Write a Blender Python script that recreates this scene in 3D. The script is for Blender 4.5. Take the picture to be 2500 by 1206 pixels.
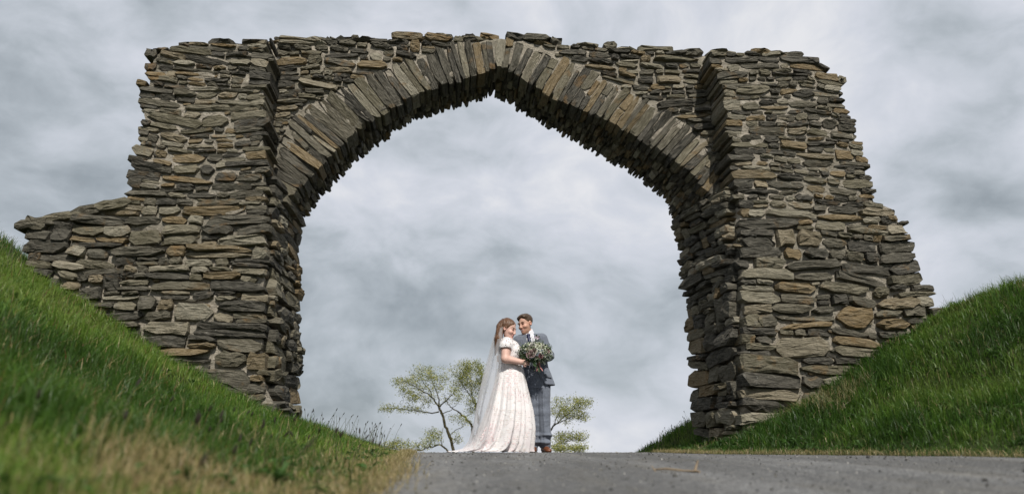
import bpy, math, random
import numpy as np
from mathutils import Vector, Matrix

for _o in list(bpy.data.objects):
    bpy.data.objects.remove(_o, do_unlink=True)
scene = bpy.context.scene
COL = scene.collection
R = math.radians
rng = np.random.default_rng(7)

# ------------------------------------------------------------------ camera
PITCH = math.atan(500 / 1667.0)
CAM_Z = 0.20
cam_d = bpy.data.cameras.new('camera')
cam = bpy.data.objects.new('camera', cam_d)
COL.objects.link(cam)
cam_d.sensor_width = 36.0
cam_d.lens = 36.0 * 1667 / 2500
cam.location = (0, 0, CAM_Z)
cam.rotation_euler = (R(90) + PITCH, 0, 0)
cam_d.clip_start = 0.05
cam_d.clip_end = 12000
cam_d.dof.use_dof = True
cam_d.dof.focus_distance = 8.3
cam_d.dof.aperture_fstop = 1.5
scene.camera = cam

# ------------------------------------------------------------------ light
SUN_EL, SUN_AZ = R(47), R(14)        # azimuth: to the right of straight behind the camera
sun_d = bpy.data.lights.new('sun', 'SUN')
sun_d.energy = 5.0
sun_d.angle = R(0.9)
sun_d.color = (1.0, 0.95, 0.87)
sun = bpy.data.objects.new('sun', sun_d)
COL.objects.link(sun)
to_sun = Vector((math.sin(SUN_AZ) * math.cos(SUN_EL), -math.cos(SUN_AZ) * math.cos(SUN_EL), math.sin(SUN_EL)))
sun.rotation_euler = to_sun.to_track_quat('Z', 'Y').to_euler()
sun.location = (3, -6, 12)

scene.view_settings.view_transform = 'Standard'
scene.view_settings.look = 'None'
scene.view_settings.exposure = 0.0
scene.view_settings.gamma = 1.0
scene.view_settings.use_curve_mapping = False

# ------------------------------------------------------------------ node helper
class NT:
    def __init__(self, tree):
        self.t = tree
        tree.nodes.clear()
    def n(self, typ, **kw):
        nd = self.t.nodes.new(typ)
        for k, v in kw.items():
            if k == 'inp':
                for kk, vv in v.items():
                    self.set(nd, kk, vv)
            else:
                setattr(nd, k, v)
        return nd
    def set(self, nd, key, v):
        s = nd.inputs[key]
        if hasattr(v, 'is_output') or isinstance(v, bpy.types.NodeSocket):
            self.t.links.new(v, s)
        else:
            s.default_value = v
    def noise(self, vec, scale, detail=4, rough=0.55, dist=0.0):
        nd = self.n('ShaderNodeTexNoise', inp={'Scale': scale, 'Detail': detail, 'Roughness': rough, 'Distortion': dist})
        if vec is not None:
            self.set(nd, 'Vector', vec)
        return nd.outputs['Fac']
    def mapping(self, vec, scale=(1, 1, 1), loc=(0, 0, 0), rot=(0, 0, 0)):
        nd = self.n('ShaderNodeMapping', inp={'Vector': vec, 'Scale': scale, 'Location': loc, 'Rotation': rot})
        return nd.outputs[0]
    def ramp(self, fac, stops, interp='LINEAR'):
        nd = self.n('ShaderNodeValToRGB')
        cr = nd.color_ramp
        cr.interpolation = interp
        while len(cr.elements) > 1:
            cr.elements.remove(cr.elements[-1])
        for i, (p, c) in enumerate(stops):
            e = cr.elements[0] if i == 0 else cr.elements.new(p)
            e.position = p
            e.color = (c, c, c, 1) if isinstance(c, (int, float)) else (*c, 1)
        self.set(nd, 'Fac', fac)
        return nd.outputs['Color']
    def mix(self, fac, a, b, mode='MIX'):
        nd = self.n('ShaderNodeMix', data_type='RGBA', blend_type=mode)
        for k, v in ((0, fac), (6, a), (7, b)):
            if isinstance(v, tuple) and len(v) == 3:
                v = (*v, 1)
            if isinstance(v, bpy.types.NodeSocket):
                self.t.links.new(v, nd.inputs[k])
            else:
                nd.inputs[k].default_value = v
        return nd.outputs[2]
    def math(self, op, a, b=0.0, c=0.0, clamp=False):
        nd = self.n('ShaderNodeMath', operation=op, use_clamp=clamp)
        for i, v in enumerate((a, b, c)):
            if isinstance(v, bpy.types.NodeSocket):
                self.t.links.new(v, nd.inputs[i])
            else:
                nd.inputs[i].default_value = v
        return nd.outputs[0]

# ------------------------------------------------------------------ sky
world = bpy.data.worlds.new('World')
scene.world = world
world.use_nodes = True
w = NT(world.node_tree)
sky = w.n('ShaderNodeTexSky', sky_type='NISHITA', sun_disc=False)
sky.sun_elevation = SUN_EL
sky.sun_rotation = R(180) - SUN_AZ
bg1 = w.n('ShaderNodeBackground', inp={'Color': sky.outputs[0], 'Strength': 0.10})
tc = w.n('ShaderNodeTexCoord')
sep = w.n('ShaderNodeSeparateXYZ', inp={0: tc.outputs['Generated']})
den = w.math('ADD', w.math('MAXIMUM', sep.outputs[2], 0.0), 0.22)
cmb = w.n('ShaderNodeCombineXYZ', inp={0: w.math('DIVIDE', sep.outputs[0], den), 1: w.math('DIVIDE', sep.outputs[1], den), 2: 0.0})
pv = cmb.outputs[0]
dirv = w.mapping(tc.outputs['Generated'], (1.0, 1.0, 1.55), (0.37, 0.0, 0.6))
wrp = w.n('ShaderNodeTexNoise', inp={'Vector': dirv, 'Scale': 2.2, 'Detail': 3.0})
warped = w.n('ShaderNodeVectorMath', operation='MULTIPLY_ADD', inp={0: wrp.outputs['Color'], 1: (0.30, 0.30, 0.30), 2: dirv}).outputs[0]
big = w.noise(w.mapping(pv, (0.62, 0.55, 1), (3.1, 1.7, 0)), 1.0, 3, 0.5, 0.2)
mid = w.noise(warped, 2.6, 8, 0.57, 0.0)
fine = w.noise(warped, 6.5, 6, 0.55, 0.0)
dens = w.math('ADD', w.math('MULTIPLY', big, 0.34), w.math('ADD', w.math('MULTIPLY', mid, 0.62), w.math('MULTIPLY', fine, 0.34)))
dens = w.math('SUBTRACT', dens, 0.13)
ccol = w.ramp(dens, [(0.38, (0.32, 0.36, 0.395)), (0.455, (0.45, 0.495, 0.54)), (0.51, (0.56, 0.60, 0.66)), (0.57, (0.65, 0.68, 0.75)), (0.65, (0.79, 0.80, 0.835))])
bg2 = w.n('ShaderNodeBackground', inp={'Color': ccol, 'Strength': 1.0})
cover = w.ramp(dens, [(0.30, 0.93), (0.62, 0.99)])
mx = w.n('ShaderNodeMixShader', inp={0: cover, 1: bg1.outputs[0], 2: bg2.outputs[0]})
w.n('ShaderNodeOutputWorld', inp={'Surface': mx.outputs[0]})

# ------------------------------------------------------------------ helpers
def tag(o, label=None, cat=None, group=None, kind=None):
    if label: o['label'] = label
    if cat: o['category'] = cat
    if group: o['group'] = group
    if kind: o['kind'] = kind
    return o

def empty(name, loc=(0, 0, 0), rz=0.0):
    o = bpy.data.objects.new(name, None)
    o.empty_display_size = 0.2
    COL.objects.link(o)
    o.location = loc
    o.rotation_euler = (0, 0, rz)
    return o

def mesh_obj(name, verts, faces, mat, parent=None, smooth=False, colors=None, mats=None, loc=None):
    """verts (n,3); faces either (m,k) array or a list of tuples"""
    me = bpy.data.meshes.new(name)
    if isinstance(faces, np.ndarray):
        v = np.asarray(verts, np.float32)
        m, k = faces.shape
        me.vertices.add(len(v)); me.vertices.foreach_set('co', v.ravel())
        me.loops.add(m * k); me.loops.foreach_set('vertex_index', faces.astype(np.int32).ravel())
        me.polygons.add(m)
        me.polygons.foreach_set('loop_start', np.arange(0, m * k, k, dtype=np.int32))
        me.update(calc_edges=True)
    else:
        me.from_pydata([tuple(map(float, p)) for p in verts], [], [tuple(int(i) for i in f) for f in faces])
        me.update()
    if colors is not None:
        at_ = me.color_attributes.new('tint', 'FLOAT_COLOR', 'POINT')
        c = np.ones((len(verts), 4), np.float32)
        c[:, :3] = colors
        at_.data.foreach_set('color', c.ravel())
    if smooth:
        me.polygons.foreach_set('use_smooth', np.ones(len(me.polygons), bool))
    for mm in (mats or [mat]):
        me.materials.append(mm)
    o = bpy.data.objects.new(name, me)
    COL.objects.link(o)
    if parent is not None:
        o.parent = parent
    if loc is not None:
        o.location = loc
    return o

def at(px, py, Y):
    """world point seen at photo pixel (of 2500 x 1206) on the plane y = Y"""
    cx, cy = (px - 1250) / 1667.0, (603 - py) / 1667.0
    v = (cx, math.cos(PITCH) - cy * math.sin(PITCH), math.sin(PITCH) + cy * math.cos(PITCH))
    t = Y / v[1]
    return Vector((v[0] * t, Y, CAM_Z + v[2] * t))

ARCH_A, ARCH_Y = R(4.9), 7.0
def on_arch(px, py, d):
    """(u, z) on the wall plane d metres behind the pier fronts"""
    cx, cy = (px - 1250) / 1667.0, (603 - py) / 1667.0
    v = (cx, math.cos(PITCH) - cy * math.sin(PITCH), math.sin(PITCH) + cy * math.cos(PITCH))
    nx, ny = -math.sin(ARCH_A), math.cos(ARCH_A)
    t = (d + ny * ARCH_Y) / (v[0] * nx + v[1] * ny)
    X, Y = v[0] * t, v[1] * t
    return (X * math.cos(ARCH_A) + (Y - ARCH_Y) * math.sin(ARCH_A), CAM_Z + v[2] * t)

def hash2(ix, iy, seed):
    n = (ix.astype(np.int64) * 374761393 + iy.astype(np.int64) * 668265263 + seed * 974711) & 0x7fffffff
    n = ((n ^ (n >> 13)) * 1274126177) & 0x7fffffff
    return ((n ^ (n >> 16)) & 0xffff) / 65535.0

def vnoise(x, y, seed=0):
    x = np.asarray(x, float); y = np.asarray(y, float)
    ix, iy = np.floor(x), np.floor(y)
    fx, fy = x - ix, y - iy
    fx, fy = fx * fx * (3 - 2 * fx), fy * fy * (3 - 2 * fy)
    a, b = hash2(ix, iy, seed), hash2(ix + 1, iy, seed)
    c, d = hash2(ix, iy + 1, seed), hash2(ix + 1, iy + 1, seed)
    return (a * (1 - fx) + b * fx) * (1 - fy) + (c * (1 - fx) + d * fx) * fy

def fbm(x, y, seed=0, oct=3):
    s, a, t = 0, 1.0, 0
    for i in range(oct):
        s = s + a * vnoise(np.asarray(x) * 2 ** i, np.asarray(y) * 2 ** i, seed + i * 17); t += a; a *= 0.5
    return s / t

def sstep(a, b, x):
    t = np.clip((np.asarray(x, float) - a) / (b - a), 0, 1)
    return t * t * (3 - 2 * t)

# ------------------------------------------------------------------ materials
def new_mat(name):
    m = bpy.data.materials.new(name)
    m.use_nodes = True
    return m, NT(m.node_tree)

def finish(t, col, rough=0.8, spec=0.3, bump=None, bstr=0.5, bdist=0.01, **extra):
    b = t.n('ShaderNodeBsdfPrincipled', inp={'Roughness': rough, 'Specular IOR Level': spec})
    t.set(b, 'Base Color', (*col, 1) if isinstance(col, tuple) else col)
    for k, v in extra.items():
        t.set(b, k.replace('_', ' '), v)
    if bump is not None:
        bn = t.n('ShaderNodeBump', inp={'Height': bump, 'Strength': bstr, 'Distance': bdist})
        t.set(b, 'Normal', bn.outputs[0])
    t.n('ShaderNodeOutputMaterial', inp={'Surface': b.outputs[0]})
    return b

def plain(name, col, rough=0.7, spec=0.3, nscale=40, namp=0.25, bstr=0.2, bdist=0.004, **extra):
    m, t = new_mat(name)
    c = t.n('ShaderNodeTexCoord').outputs['Object']
    nz = t.noise(c, nscale, 4)
    dark = tuple(v * (1 - namp) for v in col); lite = tuple(min(1, v * (1 + namp)) for v in col)
    finish(t, t.ramp(nz, [(0.3, dark), (0.7, lite)]), rough, spec, nz, bstr, bdist, **extra)
    return m

def stone_material(name):
    m, t = new_mat(name)
    oi = t.n('ShaderNodeObjectInfo'); geo = t.n('ShaderNodeNewGeometry')
    rnd = t.math('FRACT', t.math('ADD', oi.outputs['Random'], t.math('MULTIPLY', geo.outputs['Random Per Island'], 7.31)))
    rnd2 = t.math('FRACT', t.math('MULTIPLY', rnd, 37.7))
    co = t.n('ShaderNodeTexCoord').outputs['Object']
    off = t.n('ShaderNodeVectorMath', operation='ADD', inp={0: co})
    sc = t.n('ShaderNodeCombineXYZ', inp={0: t.math('MULTIPLY', rnd, 53.0), 1: t.math('MULTIPLY', rnd2, 31.0), 2: t.math('MULTIPLY', rnd, 17.0)})
    t.set(off, 1, sc.outputs[0])
    v = off.outputs[0]
    base = t.ramp(rnd, [(0.0, (.018, .018, .015)), (.20, (.033, .032, .025)), (.36, (.064, .059, .042)), (.50, (.118, .106, .072)),
                        (.60, (.110, .098, .056)), (.69, (.195, .174, .118)), (.80, (.32, .295, .225)), (.915, (.19, .138, .066)), (1.0, (.22, .150, .064))])
    lay = t.noise(t.mapping(v, (3.4, 3.4, 17.0)), 1.6, 7, 0.64, 1.6)
    blot = t.noise(v, 9.0, 5, 0.6, 0.4)
    c1 = t.mix(t.ramp(lay, [(0.33, 0.0), (0.66, 1.0)]), t.mix(0.60, base, (.012, .012, .010)), t.mix(0.46, base, (.31, .285, .235)))
    c1 = t.mix(0.25, c1, base)
    rust = t.ramp(t.noise(v, 5.0, 4, 0.6, 0.8), [(0.56, 0.0), (0.70, 0.62)])
    rust = t.math('MULTIPLY', rust, t.ramp(rnd2, [(0.25, 0.0), (0.6, 1.0)]))
    c2 = t.mix(rust, c1, (.175, .105, .042))
    pale = t.ramp(blot, [(0.60, 0.0), (0.72, 0.45)])
    c3 = t.mix(t.math('MULTIPLY', pale, t.ramp(rnd2, [(0.3, 0.9), (0.9, 0.1)])), c2, (.22, .21, .185))
    lich = t.ramp(t.noise(v, 34.0, 3, 0.6), [(0.685, 0.0), (0.72, 0.75)])
    lich = t.math('MULTIPLY', lich, t.ramp(t.noise(v, 3.0, 2), [(0.52, 0.0), (0.66, 1.0)]))
    c4 = t.mix(lich, c3, (.46, .46, .42))
    crk = t.n('ShaderNodeTexVoronoi', feature='F1', inp={'Vector': t.mapping(v, (4.0, 4.0, 17.0)), 'Scale': 1.5, 'Randomness': 1.0})
    hgt = t.math('ADD', t.math('MULTIPLY', lay, 0.8), t.math('MULTIPLY', t.noise(v, 30.0, 6, 0.7), 0.45))
    hgt = t.math('ADD', hgt, t.math('MULTIPLY', t.n('ShaderNodeSeparateColor', inp={0: crk.outputs['Color']}).outputs[0], 0.55))
    finish(t, c4, 0.80, 0.14, hgt, 1.0, 0.045)
    return m

STONE = stone_material('slate_stone')

def mortar_material():
    m, t = new_mat('lime_mortar')
    co = t.n('ShaderNodeTexCoord').outputs['Object']
    a = t.noise(co, 5.0, 5, 0.6); b = t.noise(co, 60.0, 4, 0.6); c = t.noise(co, 1.1, 4, 0.6, 0.5)
    col = t.ramp(a, [(0.3, (.26, .235, .185)), (0.5, (.40, .36, .295)), (0.72, (.50, .46, .39))])
    col = t.mix(t.ramp(b, [(0.35, 0.55), (0.6, 0.0)]), col, (.22, .195, .155))
    col = t.mix(t.ramp(c, [(0.48, 0.0), (0.70, 0.55)]), col, (.13, .125, .095))
    finish(t, col, 0.95, 0.1, t.math('ADD', t.math('MULTIPLY', a, 1.2), t.math('MULTIPLY', t.noise(co, 26, 6, .75), 1.3)), 1.0, 0.04)
    return m
MORTAR = mortar_material()

def leafy(name, trans=0.35, rough=0.5, gloss=0.05, fallback=(.06, .10, .03)):
    """material whose colour comes from the 'tint' attribute, light partly passing through"""
    m, t = new_mat(name)
    a = t.n('ShaderNodeVertexColor', layer_name='tint')
    d = t.n('ShaderNodeBsdfDiffuse', inp={'Color': a.outputs[0]})
    tr = t.n('ShaderNodeBsdfTranslucent', inp={'Color': a.outputs[0]})
    gl = t.n('ShaderNodeBsdfGlossy', inp={'Color': (1, 1, 1, 1), 'Roughness': rough})
    m1 = t.n('ShaderNodeMixShader', inp={0: trans, 1: d.outputs[0], 2: tr.outputs[0]})
    m2 = t.n('ShaderNodeMixShader', inp={0: gloss, 1: m1.outputs[0], 2: gl.outputs[0]})
    t.n('ShaderNodeOutputMaterial', inp={'Surface': m2.outputs[0]})
    return m
GRASS = leafy('grass_blades', 0.48, 0.5, 0.02)
LEAF = leafy('tree_leaves', 0.4, 0.5, 0.03)
PETAL = leafy('petals', 0.3, 0.6, 0.02)

def tinted(name, rough=0.7, spec=0.3, nscale=60, namp=0.15, bstr=0.2, bdist=0.003, **extra):
    m, t = new_mat(name)
    a = t.n('ShaderNodeVertexColor', layer_name='tint')
    nz = t.noise(t.n('ShaderNodeTexCoord').outputs['Object'], nscale, 4)
    col = t.mix(1.0, a.outputs[0], t.ramp(nz, [(0.25, 1 - namp), (0.75, 1.0)]), 'MULTIPLY')
    finish(t, col, rough, spec, nz, bstr, bdist, **extra)
    return m
# ================================================================== ground
def foot_left(Y):
    return np.interp(Y, [-2, 2.2, 9.2, 12], [-.41, -.44, -1.38, -1.62])
def foot_right(Y):
    return np.interp(Y, [-2, 0, 2, 3.8, 4.6, 6.3, 7.2, 9.4, 11], [3.9, 3.5, 3.1, 2.65, 2.32, 1.86, 1.80, 1.86, 1.84])

def road_z(X, Y):
    X = np.asarray(X, float); Y = np.asarray(Y, float)
    Yc = np.clip(Y, 0, 9.2)
    z = .19 * (1 - ((9.2 - Yc) / 9.2) ** 2) + np.minimum(Y, 0) * .04
    z = z + .022 * np.clip(X - .6, 0, 4) * (1 - sstep(3.5, 7.5, Y))
    z = np.minimum(z, .19)
    b = np.maximum(Y - 9.3, 0)
    drop = np.where(b < 6, .0105 * b * b, .378 + .126 * (b - 6))
    drop = np.where(b > 60, 7.18 + .06 * (b - 60), drop)
    drop = np.where(b > 500, 33.6 + .0128 * (b - 500), drop)
    return z - drop

TL = ([0, .25, .55, 1.06, 1.55, 2.4, 3.05, 3.9, 4.4, 6, 9], [0, .02, .075, .225, .40, .90, 1.30, 1.82, 2.12, 2.5, 2.6])
TR = ([0, .15, .65, 1.33, 2.05, 2.96, 3.6, 4.4, 6.4, 9.4], [0, .025, .21, .50, 1.01, 1.46, 1.56, 1.62, 1.70, 1.76])
def ground_z(X, Y):
    X = np.asarray(X, float); Y = np.asarray(Y, float)
    base = road_z(X, Y)
    tl = foot_left(Y) - X
    tr = X - foot_right(Y)
    fl = (1 - sstep(8.8, 14, Y))
    fr = (1 - sstep(10.2, 15, Y))
    lump = (fbm(X * 1.3, Y * 1.3, 3, 3) - .5) + .5 * (fbm(X * 3.7, Y * 3.7, 13, 2) - .5)
    hl = np.interp(tl, *TL) * fl + lump * .16 * sstep(.3, 1.2, tl) * fl
    hr = np.interp(tr, *TR) * fr * (1 + .5 * sstep(7.8, 8.8, Y) * sstep(2.2, .6, tr)) + lump * .15 * sstep(.3, 1.2, tr) * fr
    return base + np.where(tl > 0, hl, 0) + np.where(tr > 0, hr, 0)

def axis(lo, hi, step, far, growth=1.35):
    a = list(np.arange(lo, hi + 1e-6, step))
    s, p = step, hi
    out = []
    while p < far:
        s *= growth; p += s; out.append(p)
    s, p = step, lo
    pre = []
    while p > -far:
        s *= growth; p -= s; pre.append(p)
    return np.array(pre[::-1] + a + out)

gx = axis(-8, 8, .1, 5000); gy = axis(-2, 15, .1, 5000)
GXm, GYm = np.meshgrid(gx, gy, indexing='ij')
gz = ground_z(GXm, GYm)
onroad = (GXm > foot_left(GYm) + .06) & (GXm < foot_right(GYm) - .06)
gz = gz - np.where(onroad, .03, 0)
nx_, ny_ = GXm.shape
idx = np.arange(nx_ * ny_).reshape(nx_, ny_)
gf = np.stack([idx[:-1, :-1], idx[1:, :-1], idx[1:, 1:], idx[:-1, 1:]], -1).reshape(-1, 4)
m, t = new_mat('soil_and_turf')
co = t.n('ShaderNodeTexCoord').outputs['Object']
a = t.noise(co, 3.0, 6, 0.6); b = t.noise(co, 40, 4)
gcol = t.ramp(a, [(.3, (.020, .030, .010)), (.55, (.032, .045, .014)), (.75, (.060, .055, .026))])
finish(t, gcol, .95, .1, b, .6, .03)
ground = mesh_obj('ground', np.stack([GXm, GYm, gz], -1).reshape(-1, 3), gf, m, smooth=True)
tag(ground, 'grassy ground rising in banks on both sides of the road', None, None, 'structure')

# road: weathered grey tarmac with ragged edges
ry = np.concatenate([np.arange(-2, 12, .08), np.arange(12, 40, .8)])
K = 60
rv = []
for y in ry:
    el = float(foot_left(y)) + .10 * (float(vnoise(y * 2.1, 1, 5)) - .6) + .04 * float(vnoise(y * 9, 2, 6))
    er = float(foot_right(y)) + .14 * (float(vnoise(y * 1.7, 7, 8)) - .4)
    for k in range(K):
        rv.append((el + (er - el) * k / (K - 1), y))
rv = np.array(rv)
rz = road_z(rv[:, 0], rv[:, 1]) + .006 + .004 * (fbm(rv[:, 0] * 3, rv[:, 1] * 3, 2) - .5)
rf = np.arange(len(ry) * K).reshape(len(ry), K)
rf = np.stack([rf[:-1, :-1], rf[:-1, 1:], rf[1:, 1:], rf[1:, :-1]], -1).reshape(-1, 4)
m, t = new_mat('old_tarmac')
co = t.n('ShaderNodeTexCoord').outputs['Object']
vor = t.n('ShaderNodeTexVoronoi', inp={'Vector': co, 'Scale': 75.0, 'Randomness': 1.0})
chip = t.n('ShaderNodeSeparateColor', inp={0: vor.outputs['Color']}).outputs[0]
big = t.noise(co, 1.1, 5, .6); midn = t.noise(t.mapping(co, (5, 1.2, 1)), 1.0, 4, .6)
c1 = t.ramp(chip, [(0, (.085, .086, .087)), (.3, (.155, .156, .157)), (.75, (.205, .206, .206)), (1, (.31, .308, .30))])
c1 = t.mix(t.ramp(big, [(.35, .35), (.65, 0.0)]), c1, (.07, .068, .064))
c1 = t.mix(t.ramp(midn, [(.5, 0.0), (.72, .5)]), c1, (.15, .138, .112))
trk = t.noise(t.mapping(co, (2.2, .12, 1)), 1.0, 3, .6, .4)
c1 = t.mix(t.ramp(trk, [(.42, .45), (.58, 0.0)]), c1, (.055, .055, .054))
hh = t.math('SUBTRACT', t.noise(co, 25, 4), t.math('MULTIPLY', vor.outputs['Distance'], 1.2))
finish(t, c1, .9, .2, hh, .9, .012)
road = mesh_obj('road', np.column_stack([rv, rz]), rf, m, smooth=True)
tag(road, 'weathered grey tarmac road running over the crest under the arch', None, None, 'structure')

# ================================================================== the arch
ARCH = empty('stone_arch', (0, ARCH_Y, 0), ARCH_A)
tag(ARCH, 'ruined rubble stone arch with a pointed opening spanning the road', 'arch')

def arch_world(u, d, z):
    return (u * math.cos(ARCH_A) - d * math.sin(ARCH_A), ARCH_Y + u * math.sin(ARCH_A) + d * math.cos(ARCH_A), z)

def zu(pixels, d):
    p = sorted((z, u) for u, z in (on_arch(*q, d) for q in pixels))
    return np.array([q[0] for q in p]), np.array([q[1] for q in p])
def uz(pixels, d):
    p = sorted((u, z) for u, z in (on_arch(*q, d) for q in pixels))
    return np.array([q[0] for q in p]), np.array([q[1] for q in p])

D_WALL, D_BACK = .42, 1.2
# left pier (front plane d = 0)
L_OUT = zu([(365, 130), (352, 190), (345, 240), (335, 340), (312, 410), (303, 489), (280, 500), (225, 512), (160, 533), (90, 541), (68, 546), (62, 590), (60, 800)], 0)
L_IN = zu([(655, 97), (657, 200), (650, 330), (656, 430), (655, 500), (657, 580), (652, 700), (650, 830), (652, 930), (690, 1010), (705, 1090)], 0)
L_TOP = uz([(300, 131), (365, 130), (396, 127), (400, 118), (430, 112), (445, 106), (478, 97), (520, 96), (600, 97), (655, 96), (700, 97)], 0)
L_BK = zu([(740, 540), (722, 600), (724, 700), (728, 800), (728, 860), (722, 920), (724, 985), (728, 1060)], D_BACK)
R_IN = zu([(1733, 124), (1750, 190), (1768, 260), (1782, 350), (1793, 480), (1800, 560), (1804, 700), (1808, 900), (1808, 1040), (1808, 1090)], 0)
R_OUT = zu([(2008, 168), (2048, 188), (2060, 240), (2082, 300), (2108, 370), (2120, 440), (2136, 490), (2188, 508), (2205, 545), (2235, 600), (2255, 680), (2275, 715), (2300, 790), (2320, 900)], 0)
R_TOP = uz([(1700, 124), (1745, 120), (1850, 120), (1905, 124), (1950, 133), (1998, 150), (2010, 172), (2050, 190), (2070, 200)], 0)
R_BK = zu([(1645, 555), (1663, 600), (1667, 690), (1688, 740), (1684, 850), (1690, 900), (1694, 970), (1692, 1030), (1715, 1080)], D_BACK)
W_TOP = uz([(600, 97), (655, 97), (735, 96), (830, 98), (940, 92), (1000, 92), (1100, 87), (1200, 85), (1262, 88), (1330, 97), (1420, 104), (1500, 110), (1600, 116), (1720, 126), (1790, 130)], D_WALL)
f = lambda tab, x: float(np.interp(x, tab[0], tab[1]))

PAIRS_L = [((700, 490), (664, 470)), ((728, 462), (664, 425)), ((755, 438), (668, 375)), ((800, 395), (700, 300)), ((850, 345), (745, 262)), ((900, 305), (815, 222)),
           ((950, 275), (885, 195)), ((1030, 228), (975, 150)), ((1100, 205), (1065, 120)), ((1160, 188), (1140, 98)), ((1200, 170), (1192, 92)), ((1222, 162), (1228, 92))]
PAIRS_R = [((1222, 162), (1232, 92)), ((1240, 172), (1264, 100)), ((1290, 205), (1335, 122)), ((1340, 238), (1395, 153)), ((1420, 270), (1470, 190)), ((1480, 298), (1540, 215)), ((1540, 328), (1600, 255)),
           ((1600, 368), (1665, 290)), ((1660, 408), (1725, 345)), ((1700, 438), (1742, 390)), ((1735, 485), (1757, 440)), ((1752, 515), (1768, 480))]
BACK_L = [(740, 545), (765, 510), (800, 465), (850, 410), (900, 375), (960, 320), (1000, 300), (1060, 275), (1120, 262), (1160, 247), (1205, 232)]
BACK_R = [(1205, 232), (1250, 260), (1310, 295), (1370, 330), (1440, 370), (1500, 405), (1550, 430), (1590, 460), (1620, 500), (1645, 555)]

def resample(P, n):
    P = np.array(P, float)
    s = np.concatenate([[0], np.cumsum(np.hypot(*np.diff(P, axis=0).T))])
    q = np.linspace(0, s[-1], n)
    return np.column_stack([np.interp(q, s, P[:, 0]), np.interp(q, s, P[:, 1])]), s[-1]

RING = {}
for side, pairs, back in (('l', PAIRS_L, BACK_L), ('r', PAIRS_R, BACK_R)):
    I = np.array([on_arch(*p[0], D_WALL) for p in pairs]); Eo = np.array([on_arch(*p[1], D_WALL) for p in pairs])
    s = np.concatenate([[0], np.cumsum(np.hypot(*np.diff(I, axis=0).T))])
    q = np.linspace(0, s[-1], 61)
    I2 = np.column_stack([np.interp(q, s, I[:, k]) for k in (0, 1)])
    E2 = np.column_stack([np.interp(q, s, Eo[:, k]) for k in (0, 1)])
    B2, _ = resample([on_arch(*p, D_BACK) for p in back], 61)
    RING[side] = (I2, E2, B2, s[-1])

# ---- mortar cores
def jitter_grid(P, amp, seed):
    r = np.random.default_rng(seed)
    return P + r.normal(0, amp, P.shape)

def pier_core(tab_in, tab_bk, tab_out, top, sgn, zspring, name):
    zs = np.arange(-.1, 5.0, .09)
    rings = []
    for z in zs:
        ui = f(tab_in, z); uo = f(tab_out, z)
        ub = f(tab_bk, z) if z < zspring else ui
        fill = []
        a, b = (ui + sgn * .05, uo - sgn * .06)
        ztop = lambda u: min(z, f(top, u) - .06)
        n = 14
        row = []
        for k in range(n + 1):
            u = a + (b - a) * k / n
            row.append((u, .016 - .018 * float(sstep(2.2, 3.0, z)), ztop(u)))
        for k in range(1, 7):
            u = b; row.append((u, .015 + (D_BACK - .03) * k / 7, ztop(u)))
        bb = ub + sgn * .06
        for k in range(n + 1):
            u = b + (bb - b) * k / n; row.append((u, D_BACK - .02, ztop(u)))
        for k in range(1, 7):
            tt = k / 7
            u = bb + (a - bb) * tt; row.append((u, D_BACK - .02 - (D_BACK - .035) * tt, ztop(u)))
        rings.append(row)
    V = np.array(rings)
    nr, nc, _ = V.shape
    V[..., :2] += np.random.default_rng(5).normal(0, .008, V[..., :2].shape)
    ids = np.arange(nr * nc).reshape(nr, nc)
    nxt = np.roll(ids, -1, axis=1)
    F = [tuple(q) for q in np.stack([ids[:-1], nxt[:-1], nxt[1:], ids[1:]], -1).reshape(-1, 4)]
    F.append(tuple(ids[-1]))
    return mesh_obj(name, V.reshape(-1, 3), F, MORTAR, ARCH)
pier_core(L_IN, L_BK, L_OUT, L_TOP, -1, 2.86, 'pier_core')
pier_core(R_IN, R_BK, R_OUT, R_TOP, 1, 2.86, 'pier_core')

def wall_core():
    V, F = [], []
    st = []
    for side in ('l', 'r'):
        I2, E2, B2, _ = RING[side]
        order = range(0, 61, 2) if side == 'l' else range(2, 61, 2)
        for k in order:
            i, e, b = I2[k], E2[k], B2[k]
            dirv = (e - i) / np.linalg.norm(e - i)
            st.append((i + dirv * .07, b + dirv * .07))
    # carry the ends into the piers
    st = [(st[0][0] + np.array([-.3, -.02]), st[0][1] + np.array([-.3, -.02]))] + st + [(st[-1][0] + np.array([.3, -.02]), st[-1][1] + np.array([.3, -.02]))]
    r = np.random.default_rng(3)
    NV, NB = 8, 5
    for i, b in st:
        ti, tb = f(W_TOP, i[0]) - .06, f(W_TOP, b[0]) - .06
        row = [(i[0], D_WALL + .007, i[1] + (ti - i[1]) * k / NV) for k in range(NV + 1)]
        row += [(i[0] + (b[0] - i[0]) * k / NB, D_WALL + .02 + (D_BACK - D_WALL - .04) * k / NB, ti + (tb - ti) * k / NB) for k in range(1, NB)]
        row += [(b[0], D_BACK - .02, tb + (b[1] - tb) * k / NV) for k in range(NV + 1)]
        row += [(b[0] + (i[0] - b[0]) * k / NB, D_BACK - .02 - (D_BACK - D_WALL - .04) * k / NB, b[1] + (i[1] - b[1]) * k / NB) for k in range(1, NB)]
        V.append(row)
    V = np.array(V); V += r.normal(0, .006, V.shape)
    a, c, _ = V.shape
    ids = np.arange(a * c).reshape(a, c); nxt = np.roll(ids, -1, axis=1)
    F = np.stack([ids[:-1], ids[1:], nxt[1:], nxt[:-1]], -1).reshape(-1, 4)
    mesh_obj('wall_core', V.reshape(-1, 3), F, MORTAR, ARCH)
wall_core()

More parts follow.
